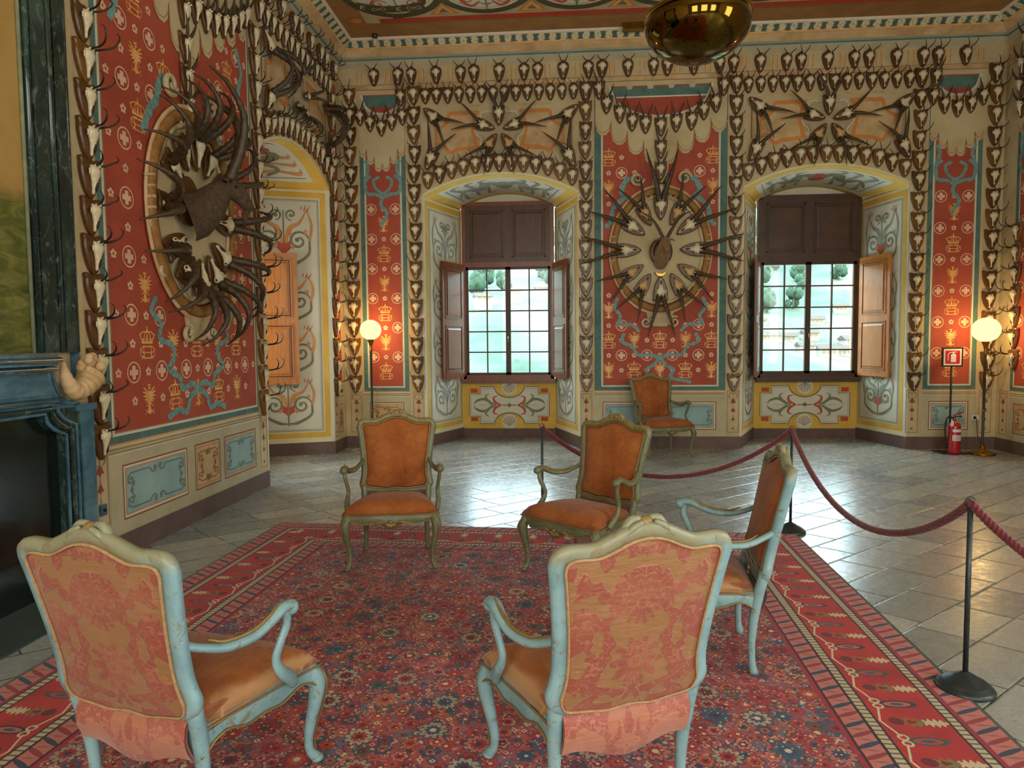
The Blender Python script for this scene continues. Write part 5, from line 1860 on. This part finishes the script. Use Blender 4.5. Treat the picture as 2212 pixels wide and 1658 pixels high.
o = mb.build('wall_switch', loc=(XL + .01, 4.68, .42)); tag(o, 'small dark switch low on the wall beside the fireplace', 'switch')

mat('rim_brown', mottled('#7c5224', '#9c6e36', 14.0, '#6a4420'), .6)
mat('plaster_relief', mottled('#b09c74', '#c4b48e', 6.0), .7)


# ------------------------------------------------------------------ skull mounts
# local frame of a mount: plaque lies in the xz plane with its back at y=0, faces -y
def outline(kind):
    if kind == 0: h = [(0, .125), (.03, .118), (.055, .128), (.080, .135), (.092, .118), (.086, .095), (.088, .06), (.078, .0), (.052, -.075), (.024, -.118), (0, -.140)]        # shield
    elif kind == 1: h = [(0, .142), (.022, .138), (.03, .118), (.058, .11), (.076, .085), (.080, .04), (.070, -.01), (.048, -.08), (.024, -.125), (0, -.138)]                    # round topped
    else: h = [(0, .12), (.04, .12), (.07, .115), (.082, .09), (.084, .04), (.074, -.02), (.050, -.085), (.022, -.125), (0, -.136)]
    return [(p.x, p.y) for p in crv(h + [(-x, z) for x, z in h[-2:0:-1]], 2, True)]


def skull(mb, k=1.0, y0=-.020, m='bone', lower=True):
    prof = [(.085, .018, .012), (.076, .030, .030), (.060, .037, .044), (.044, .046, .046), (.030, .050, .042), (.014, .036, .040), (-.005, .026, .038), (-.030, .019, .033), (-.055, .0145, .027), (-.082, .0125, .020), (-.102, .009, .012)]
    n = 10; vs = []
    for z, wx, wy in prof:
        for i in range(n):
            t = 2 * pi * i / n
            vs.append((wx * cos(t) * k, y0 - wy * .55 * k + wy * .55 * k * sin(t) * 1.0, z * k))
    fs = [(j * n + i, j * n + (i + 1) % n, (j + 1) * n + (i + 1) % n, (j + 1) * n + i) for j in range(len(prof) - 1) for i in range(n)]
    fs = [f[::-1] for f in fs]
    fs += [tuple(range(n)), tuple((len(prof) - 1) * n + i for i in range(n))[::-1]]
    mb.mesh(vs, fs, m, True)
    for a in (-1, 1):
        R = .016 * k
        mb.tube([(a * .046 * k + R * cos(t) * .5, y0 - .022 * k + R * .45 * cos(t), .036 * k + R * sin(t)) for t in [2 * pi * i / 8 for i in range(8)]], .0055 * k, m, 5, closed=True)
        mb.ball((a * .045 * k, y0 - .024 * k, .036 * k), (.010 * k, .008 * k, .011 * k), 'bone_dark', 6, 4)
        mb.tube([(a * .016 * k, y0 - .030 * k, .070 * k), (a * .018 * k, y0 - .055 * k, .080 * k)], [.011 * k, .008 * k], m, 6)
    mb.tube([(0, y0 - .036 * k, -.030 * k), (0, y0 - .031 * k, -.058 * k), (0, y0 - .022 * k, -.084 * k)], [.003 * k, .0085 * k, .004 * k], 'bone_dark', 6)


def chamois(plk, hv, m='wood_plaque'):
    """root with plaque, skull and two hooked horns"""
    r = empty('chamois_skull_mount')
    mb = MB(); mb.prism([(x * 1.06, z * 1.02) for x, z in outline(plk)], -.032, 0, m, bevel=.08); mb.build('plaque', r)
    mb = MB(); skull(mb, 1.06, -.028); mb.build('skull', r)
    L, sp, hk = [(1.0, .035, 1.0), (.85, .055, .9), (1.15, .045, 1.15)][hv]
    for a in (-1, 1):
        mb = MB()
        p = [(a * .018, -.070, .080), (a * .021, -.100 * L, .082), (a * (.024 + sp * .2), -.140 * L, .090), (a * (.026 + sp * .6), -.178 * L, .112), (a * (.028 + sp), -.196 * L, .145 * hk), (a * (.030 + sp * 1.1), -.188 * L, .172 * hk), (a * (.030 + sp * 1.1), -.168 * L, .182 * hk)]
        mb.tube(crv(p, 3), [.0085, .008, .0075, .0065, .005, .0035, .0012], 'horn_black', 6)
        mb.build('horn', r)
    return r


VAR = {}
bpy.context.view_layer.update()
for key in ((0, 0, 'wood_plaque'), (0, 1, 'wood_plaque'), (1, 0, 'wood_plaque'), (1, 1, 'wood_plaque'), (2, 0, 'wood_plaque_light'), (0, 2, 'wood_plaque_light')):
    VAR[key] = None
MEMO = {}


def memo(o):
    MEMO[o.name] = None


def proto(key, fn):
    if VAR.get(key) is None:
        o = fn(); VAR[key] = (o, [c for c in bpy.data.objects if c.parent == o]); return o
    src, ch = VAR[key]
    c = src.copy(); COL.objects.link(c)
    for x in ch:
        d = x.copy(); COL.objects.link(d); d.parent = c
    return c


ORD = ['first', 'second', 'third', 'fourth', 'fifth', 'sixth', 'seventh', 'eighth', 'ninth', 'tenth', 'eleventh', 'twelfth', 'thirteenth', 'fourteenth', 'fifteenth', 'sixteenth', 'seventeenth']
rs = random.Random(11)
WALLROT = {'back': 0.0, 'left': pi / 2, 'right': -pi / 2}


def orient(o, wall, u, z, roll=0.0, s=1.0, off=.004):
    """put a mount on a wall at running coordinate u and height z; roll turns it in the wall plane"""
    if wall == 'back': o.location = (u, YB - off - .006, z)
    elif wall == 'left': o.location = (XL + off + .006, u, z)
    else: o.location = (XR - off - .006, u, z)
    R = Matrix.Rotation(WALLROT[wall], 4, 'Z') @ Matrix.Rotation(roll, 4, 'Y')
    o.rotation_euler = R.to_euler()
    o.scale = (s, s, s)


def put_chamois(wall, u, z, label, group, keys, roll=0.0, s=1.0, off=.004):
    k = keys[rs.randrange(len(keys))]
    o = proto(k, lambda: chamois(*k))
    orient(o, wall, u, z, roll + rs.uniform(-.04, .04), s * rs.uniform(.96, 1.04), off)
    tag(o, label, 'skull mount', group)
    return o


K_COL = [(0, 0, 'wood_plaque'), (0, 1, 'wood_plaque'), (0, 2, 'wood_plaque_light')]
K_FRZ = [(1, 0, 'wood_plaque'), (1, 1, 'wood_plaque')]
K_ROW = [(1, 0, 'wood_plaque'), (0, 0, 'wood_plaque'), (1, 1, 'wood_plaque')]
K_ARC = [(2, 0, 'wood_plaque_light'), (0, 1, 'wood_plaque'), (2, 0, 'wood_plaque_light')]

cols = [('back', -3.16, 'left corner column of far wall', 16, 5.28), ('back', -2.19, 'column left of the left window', 16, 5.27),
        ('back', .355, 'column right of the left window', 16, 5.25), ('back', 2.515, 'column left of the right window', 16, 5.27),
        ('back', 5.06, 'column right of the right window', 16, 5.27), ('back', 6.07, 'right corner column of far wall', 16, 5.30)]
for wall, u, place_, n, zt in cols:
    for i in range(n):
        z = .985 + (zt - .985) * i / (n - 1)
        put_chamois(wall, u + rs.uniform(-.008, .008), z, 'chamois skull on shield plaque, %s from the bottom, %s' % (ORD[i], place_), 'skull mounts, ' + place_, K_COL, s=1.0)
for i in range(12):
    z = 3.83 - (3.83 - .92) * (11 - i) / 11
    put_chamois('left', 4.68, z, 'chamois skull on shield plaque, %s from the bottom, column beside the fireplace' % ORD[i], 'skull mounts in the column beside the fireplace', K_COL, s=1.0)
for i in range(15):
    z = .96 + (4.90 - .96) * i / 14
    put_chamois('left', 7.40, z, 'chamois skull on shield plaque, %s from the bottom, near edge of left niche' % ORD[i], 'skull mounts along the near edge of the niche', K_COL)
for i in range(11):
    z = .97 + (3.86 - .97) * i / 10
    put_chamois('left', 9.90, z, 'chamois skull on shield plaque, %s from the bottom, far edge of left niche' % ORD[i], 'skull mounts along the far edge of the niche', K_COL)
# frieze
xs = []
k = 0
while -2.78 + k * .937 < 6.0:
    xs.append(-2.78 + k * .937)
    if -2.40 + k * .937 < 6.0 - .3: xs += [-2.415 + k * .937, -2.215 + k * .937]
    k += 1
xs = sorted(x for x in xs if x < 5.8)[:28]
for i, x in enumerate(xs):
    side = '%s from the left' % ORD[i] if i < 14 else '%s from the right' % ORD[len(xs) - 1 - i]
    put_chamois('back', x, 5.555, 'chamois skull on pear shaped plaque, %s in the topmost row' % side, 'skull mounts in the frieze under the cornice', K_FRZ, s=.96)
for q, (x0, x1, nm) in enumerate(((-2.01, .18, 'left'), (2.68, 4.90, 'right'))):
    for i in range(14):
        put_chamois('back', x0 + (x1 - x0) * i / 13, 5.255, 'small chamois skull, %s from the left, second row above the %s window' % (ORD[i], nm), 'second row of skulls above the %s window' % nm, K_ROW, s=.88)
AZ = [4.03, 4.11, 4.17, 4.21, 4.24, 4.255, 4.26, 4.255, 4.24, 4.21, 4.18, 4.11, 4.03]
for x0, x1, nm in ((-1.99, .16, 'left'), (2.69, 4.87, 'right')):
    for i in range(13):
        put_chamois('back', x0 + (x1 - x0) * i / 12, AZ[i], 'chamois skull, %s from the left, curved row over the %s window arch' % (ORD[i], nm), 'row of skulls following the %s window arch' % nm, K_ARC, s=1.0)
# swags: (positions, roll)
K_SW = [(0, 2, 'wood_plaque_light')]


def deer(key):
    """roe or young ibex mount with straight pointed horns rising from the skull"""
    r = empty('roebuck_skull_mount')
    mb = MB(); mb.prism(outline(0), -.022, 0, 'wood_plaque', bevel=.10); mb.build('plaque', r)
    mb = MB(); skull(mb, 1.05); mb.build('skull', r)
    for a in (-1, 1):
        mb = MB()
        mb.tube(crv([(a * .022, -.045, .080), (a * .034, -.060, .12), (a * .055, -.075, .17), (a * .078, -.085, .23), (a * .090, -.085, .285)], 3), [.016 if i % 2 else .014 for i in range(3)] + [.011, .007, .002], 'horn_brown', 7)
        mb.build('horn', r)
    return r


def put_deer(wall, u, z, label, group, roll=0, s=1.0, off=.012):
    o = proto('deer', lambda: deer(0)); orient(o, wall, u, z, roll + rs.uniform(-.05, .05), s, off); tag(o, label, 'skull mount', group); return o


sw = [(-3.00, 4.97), (-2.85, 4.88), (-2.68, 4.81), (-2.52, 4.89), (-2.36, 4.96), (-2.38, 5.24)]
for i, (x, z) in enumerate(sw):
    put_deer('back', x, z, 'skull with straight horns, %s from the left in the small left garland' % ORD[i], 'garland of skulls in the left corner bay', s=.92)
sw = [(.55, 5.25), (.66, 5.04), (.85, 4.90), (1.03, 4.78), (1.22, 4.74), (1.44, 4.70), (1.66, 4.75), (1.88, 4.77), (2.05, 4.91), (2.22, 5.01), (2.33, 5.24)]
for i, (x, z) in enumerate(sw):
    put_deer('back', x, z, 'skull with straight horns, %s from the left in the central garland' % ORD[i], 'garland of skulls between the windows')
for i, z in enumerate((4.38, 4.07, 3.78)):
    put_deer('back', 1.44, z, 'skull with straight horns, %s below the centre of the garland' % ORD[i], 'skulls hanging down from the central garland')
sw = [(5.26, 5.27), (5.23, 5.00), (5.38, 4.88), (5.56, 4.83), (5.74, 4.88), (5.90, 4.98)]
for i, (x, z) in enumerate(sw):
    put_deer('back', x, z, 'skull with straight horns, %s from the left in the small right garland' % ORD[i], 'garland of skulls in the right corner bay', s=.92)
# left wall rows
i = 0
for k in range(4, -5, -1):
    pass
ys = []
k = 0
while 8.18 - .937 + k * .937 < 10.2:
    b = 8.18 - .937 + k * .937
    ys += [b, b + .365, b + .565]; k += 1
ys = [y for y in ys if y < 10.15]
for i, y in enumerate(ys):
    put_chamois('left', y, 5.555, 'chamois skull, %s from the left, topmost row of the left wall' % ORD[i], 'top row of skulls on the left wall', K_FRZ, s=.96)
for i in range(14):
    y = 7.56 + (9.80 - 7.56) * i / 13
    put_chamois('left', y, 5.255, 'small chamois skull, %s from the left, second row above the arched niche' % ORD[i], 'second row of skulls above the niche', K_ROW, s=.88)
for i in range(13):
    y = 7.62 + (9.76 - 7.62) * i / 12
    put_chamois('left', y, AZ[i], 'chamois skull, %s from the left, curved row over the niche arch' % ORD[i], 'row of skulls following the niche arch', K_ARC)
for i, z in enumerate((4.18, 4.48, 4.78, 5.08)):
    put_chamois('left', 9.90, z, 'chamois skull on shield plaque, %s up above the far niche column' % ORD[i], 'skull mounts above the far edge of the niche', K_COL)
sw = [(5.80, 4.66), (6.20, 4.62), (6.38, 4.62), (6.55, 4.66), (6.72, 4.72), (6.89, 4.80), (7.06, 4.92), (7.20, 5.02)]
for i, (y, z) in enumerate(sw):
    put_deer('left', y, z, 'skull with straight horns, %s from the left in the left wall garland' % ORD[i], 'garland of skulls on the left wall', s=.95)
for i, z in enumerate((4.50, 4.20, 3.93, 3.68)):
    put_deer('left', 6.00, z, 'skull with straight horns, %s down in the strip above the oval' % ORD[i], 'skulls hanging above the left oval', s=.95)
for i in range(7):
    put_chamois('right', 9.98, 1.30 + i * .29, 'chamois skull, %s from the bottom, column on the right side wall' % ORD[i], 'skull mounts on the right side wall', K_COL)
for i, (y, z) in enumerate(((9.9, 5.55), (9.98, 5.26), (10.0, 4.98), (9.98, 4.70))):
    put_deer('right', y, z, 'skull with straight horns, %s from the top on the right side wall' % ORD[i], 'upper skulls on the right side wall')


# ------------------------------------------------------------------ ibex mounts with long ridged horns
def ibex_horn(mb, base, d1, d2, d3, L, r, curl=0.0, m='horn_brown'):
    """curve leaving base along d1 and bending towards d2 then d3, ridged"""
    B = Vector(base); d1, d2, d3 = (Vector(d).normalized() for d in (d1, d2, d3))
    p = crv([B, B + d1 * L * .28, B + d1 * L * .28 + (d1 * .4 + d2 * .6).normalized() * L * .26, B + d1 * L * .28 + (d1 * .4 + d2 * .6).normalized() * L * .26 + (d2 * .5 + d3 * .5).normalized() * L * .25, B + d1 * L * .28 + (d1 * .4 + d2 * .6).normalized() * L * .26 + (d2 * .5 + d3 * .5).normalized() * L * .25 + d3 * L * .2], 8)
    n = len(p)
    mb.tube(p, [r * (1 - .88 * (i / (n - 1)) ** 1.3) * (1 + (.15 if i % 3 == 1 else -.05)) for i in range(n)], m, 8)


def ibex_mount(key):
    v = key[1]
    r = empty('ibex_skull_mount')
    v0 = v; v = 'c' if v == 'w' else v
    L = {'a': .62, 'b': .52, 'c': .50, 'big': .78, 'thick': .72}[v]
    spread = {'a': .36, 'b': .44, 'c': .62, 'big': .36, 'thick': .34}[v]
    rr = {'a': .034, 'b': .031, 'c': .031, 'big': .040, 'thick': .040}[v]
    o = [(x * 1.15, z * 1.25) for x, z in outline(0)]
    mb = MB(); mb.prism(o, -.024, 0, 'wood_plaque', bevel=.08); mb.build('plaque', r)
    mb = MB(); skull(mb, 1.35, -.022, 'bone_tan' if v0 in ('b', 'c') else 'bone'); mb.build('skull', r)
    for a in (-1, 1):
        mb = MB()
        if v == 'thick':
            ibex_horn(mb, (a * .026, -.06, .10), (a * spread * .6, -.9, .62), (a * spread, -.15, 1), (a * spread * .8, .75, .5), L, rr)
        else:
            ibex_horn(mb, (a * .024, -.05, .10), (a * spread * .7, -.38, 1), (a * spread, -.02, 1), (a * (spread - .12), .16, 1), L, rr)
        mb.build('horn', r)
    return r


def put_ibex(wall, u, z, ang, v, label, group, s=1.0, off=.05):
    """ang: direction in which the horns point, degrees, 90 is up (seen from the room, counter-clockwise)"""
    o = proto(('ibex', v), lambda: ibex_mount(('ibex', v)))
    orient(o, wall, u, z, -radians(ang - 90), s, off)
    tag(o, label, 'skull mount', group)
    return o


CO = (1.44, 2.93)
DIRN = {90: 'at the top', 118: 'upper left, by the top', 145: 'upper left', 180: 'at the left', 213: 'lower left', 240: 'bottom left', 270: 'at the bottom', 300: 'bottom right', 327: 'lower right', 0: 'at the right', 35: 'upper right', 62: 'upper right, by the top'}
for ang, d in DIRN.items():
    a = radians(ang)
    rx, rz = .46, .56
    if ang == 90: put_ibex('back', CO[0], CO[1] + .60, 90, 'big', 'ibex skull with longest horns, %s of the oval between the windows' % d, 'ring of skulls in the oval between the windows', 1.0)
    else:
        v = 'a' if ang in (145, 35, 0, 180, 270) else 'b'
        put_ibex('back', CO[0] + rx * cos(a), CO[1] + rz * sin(a), ang, v, 'long horned ibex skull, %s, in the oval between the windows' % d, 'ring of skulls in the oval between the windows', 1.04 if v == 'a' else .95)
CLF = (6.05, 2.76)
for ang, d in DIRN.items():
    a = radians(ang)
    put_ibex('left', CLF[0] + .46 * cos(a), CLF[1] + .56 * sin(a), ang, 'thick', 'ibex skull with thick curved horns, %s, in the left wall oval' % d, 'ring of skulls in the left wall oval', .92 if ang % 3 else 1.0)
for wall, c, nm in (('back', -.915, 'over the left window'), ('back', 3.80, 'over the right window'), ('left', 8.67, 'over the niche')):
    for k, (ang, d) in enumerate(((90, 'top'), (162, 'left'), (234, 'lower left'), (306, 'lower right'), (18, 'right'))):
        a = radians(ang)
        put_ibex(wall, c + .21 * cos(a), 4.72 + .21 * sin(a), ang, 'thick' if wall == 'left' else ('w' if k in (0, 1, 4) else 'c'), 'long horned skull, %s point of the star %s' % (d, nm), 'star of skulls %s' % nm, .86 if wall == 'back' else .56, .04 + .006 * (k % 2))
    for (dx, z, ang, d) in ((-1.0, 4.96, -42, 'upper left'), (-1.03, 4.31, 66, 'lower left'), (1.04, 4.94, 222, 'upper right'), (1.04, 4.30, 114, 'lower right')):
        put_ibex(wall, c + dx, z, ang, 'thick' if wall == 'left' else 'w', 'long horned skull at the %s corner of the panel %s' % (d, nm), 'corner skulls of the panel %s' % nm, .92, .05)


# ------------------------------------------------------------------ oval plaster cartouches and stuffed ibex heads
def cartouche(wall, u, z, a, b, label):
    o = empty('oval_cartouche')
    mb = MB()
    n = 48
    el = lambda k, t: (k * a * cos(t), k * b * sin(t))
    mb.grid(lambda s, v: (el(v * .9, 2 * pi * s)[0], -.006 - .004 * v, el(v * .9, 2 * pi * s)[1]), n, 5, 'cream', True, cu=True)
    mb.build('field', o)
    for k, m, r, dy in ((.90, 'cream', .024, -.024), (1.0, 'rim_brown', .050, -.040), (1.08, 'stone_tan', .022, -.026)):
        mb = MB()
        mb.tube([(el(k, t)[0], dy, el(k, t)[1]) for t in [2 * pi * i / n for i in range(n)]], r, m, 8, closed=True, up=(0, -1, 0), flat=.6)
        mb.build('rim', o)
    # scrolls
    for s in (-1, 1):
        for (cx, cz, R, t0, tn, m) in ((s * a * .50, b * 1.20, .10, 0, 1.5, 'plaster_relief'), (s * a * .28, b * .92, .07, 1.5, 1.2, 'plaster_relief'), (s * a * .30, -b * 1.22, .085, 1, 1.5, 'plaster_relief'), (s * a * .82, -b * .62, .08, 2, 1.3, 'plaster_relief'), (s * a * 1.02, -b * .20, .06, 2, 1.2, 'plaster_relief')):
            mb = MB()
            P_ = []
            for i in range(22):
                t = i / 21; an = t0 + s * tn * 2 * pi * t; rr = R * (1 - .8 * t)
                P_.append((cx + rr * cos(an), -.030 - .02 * t, cz + rr * sin(an)))
            mb.tube(P_, [R * .22, R * .26, R * .2, R * .12], m, 8)
            mb.build('scroll', o)
        for k in range(5):
            mb = MB(); zz = b * (.22 - .10 * k)
            mb.tube(crv([(s * a * .93, -.02, zz), (s * a * 1.0, -.065, zz + .015), (s * a * 1.09, -.02, zz)], 3), .014, 'plaster_relief', 6); mb.build('gadroon', o)
    mb = MB()
    mb.prism([(-.20, -b * 1.05), (.20, -b * 1.05), (.17, -b * 1.22), (.10, -b * 1.30), (-.10, -b * 1.30), (-.17, -b * 1.22)], -.035, 0, 'plaster_relief', bevel=.1)
    mb.build('tail_block', o)
    orient(o, wall, u, z, 0, 1, .006)
    return tag(o, label, 'cartouche', 'oval plaster cartouches')


cartouche('back', CO[0], CO[1], .68, .86, 'oval moulded cartouche on the red wall between the windows')
cartouche('left', CLF[0], CLF[1], .68, .86, 'oval moulded cartouche on the red part of the left wall')


def ibex_head(wall, u, z, s, turn, Lh, rh, fur, label):
    o = empty('ibex_head_trophy')
    mb = MB()
    n = 28
    if wall == 'back':
        mb.tube([(.15 * cos(t), -.055, .19 * sin(t)) for t in [2 * pi * i / n for i in range(n)]], .045, 'wood_plaque', 10, closed=True, up=(0, -1, 0))
    mb.prism([(.15 * cos(t), .19 * sin(t)) for t in [2 * pi * i / n for i in range(n)]], -.02, 0, 'wood_plaque')
    mb.build('plaque', o)
    # neck and head as one skin
    T = lambda x, y, z_: (x * cos(turn) - y * sin(turn), x * sin(turn) + y * cos(turn), z_)
    sec = [((0, -.00, -.12), .135, .19), ((0, -.06, -.10), .13, .18), ((0, -.13, -.04), .112, .15), ((0, -.19, .03), .095, .125), ((0, -.245, .095), .080, .098), ((0, -.29, .125), .076, .084), ((0, -.335, .125), .074, .080), ((0, -.375, .10), .064, .074), ((0, -.405, .065), .050, .062), ((0, -.43, .03), .042, .052), ((0, -.452, -.002), .040, .046), ((0, -.468, -.025), .034, .036), ((0, -.476, -.036), .016, .018)]
    mb = MB()
    N = 14; vs = []
    for i, (c, wx, wz) in enumerate(sec):
        a_ = Vector(sec[max(i - 1, 0)][0]); b_ = Vector(sec[min(i + 1, len(sec) - 1)][0]); t = (b_ - a_).normalized()
        up = Vector((1, 0, 0)).cross(t).normalized()
        for k in range(N):
            th = 2 * pi * k / N
            p = Vector(c) + Vector((1, 0, 0)) * wx * cos(th) + up * wz * sin(th) * -1
            q_ = T(*p); vs.append((q_[0], min(q_[1], -.012), q_[2]))
    fs = [(j * N + k, j * N + (k + 1) % N, (j + 1) * N + (k + 1) % N, (j + 1) * N + k) for j in range(len(sec) - 1) for k in range(N)]
    mb.mesh(vs, fs, fur, True)
    mb.mesh([vs[(len(sec) - 1) * N + k] for k in range(N)], [tuple(range(N))], fur, True)
    # brow, cheek and lip masses blended in
    for a in (-1, 1):
        mb.ball(T(a * .045, -.335, .170), (.028, .034, .022), fur, 10, 6)
        mb.ball(T(a * .022, -.462, -.004), (.018, .018, .016), fur, 8, 5)
    mb.ball(T(0, -.440, -.040), (.028, .028, .016), fur, 10, 6)
    hd = mb.build('head_and_neck', o)
    for a in (-1, 1):
        mb = MB(); mb.ball(T(a * .066, -.352, .135), .014, 'glass_eye', 10, 6); mb.build('eye', o)
        mb = MB(); mb.tube([T(a * .065, -.275, .165), T(a * .11, -.265, .18), T(a * .155, -.27, .165), T(a * .18, -.28, .145)], [.014, .028, .022, .004], fur, 8, flat=.5); mb.build('ear', o)
        mb = MB(); mb.ball(T(a * .018, -.480, -.012), (.007, .006, .007), 'glass_eye', 6, 4); mb.build('nostril', o)
    if wall == 'left':
        mb = MB(); mb.tube([T(0, -.42, -.05), T(0, -.425, -.10), T(0, -.41, -.15)], [.026, .020, .003], 'fur_dark', 8); mb.build('beard', o)
    for a in (-1, 1):
        mb = MB()
        if wall == 'left':
            ibex_horn(mb, T(a * .03, -.31, .185), T(a * .22, -.35, 1), T(a * .30, .12, 1), T(a * .28, .55, .35), Lh, rh, m='horn_brown')
        else:
            ibex_horn(mb, T(a * .03, -.31, .185), T(a * .55, -.1, 1), T(a * .75, .1, 1), T(a * .95, .2, .4), Lh, rh, m='horn_brown')
        mb.build('horn', o)
    orient(o, wall, u, z, 0, s, .04 if wall == 'back' else .08)
    return tag(o, label, 'animal trophy', 'stuffed ibex heads')


ibex_head('back', CO[0], CO[1] - .03, .86, .10, .66, .030, 'fur', 'stuffed ibex head with ringed horns at the centre of the far wall oval')
ibex_head('left', CLF[0] - .22, CLF[1] + .08, 1.12, .62, .95, .044, 'fur_dark', 'dark stuffed ibex head with great curved horns on the left wall oval')
mb = MB(); mb.prism([(-.09, .03), (-.06, -.02), (0, -.05), (.06, -.02), (.09, .03), (.03, .0), (-.03, .0)], -.03, 0, 'brass', bevel=.1)
o = mb.build('gilt_ornament'); orient(o, 'back', CO[0], CO[1] - .345, 0, 1, .03); tag(o, 'small gilt ornament just below the stuffed head between the windows', 'ornament')
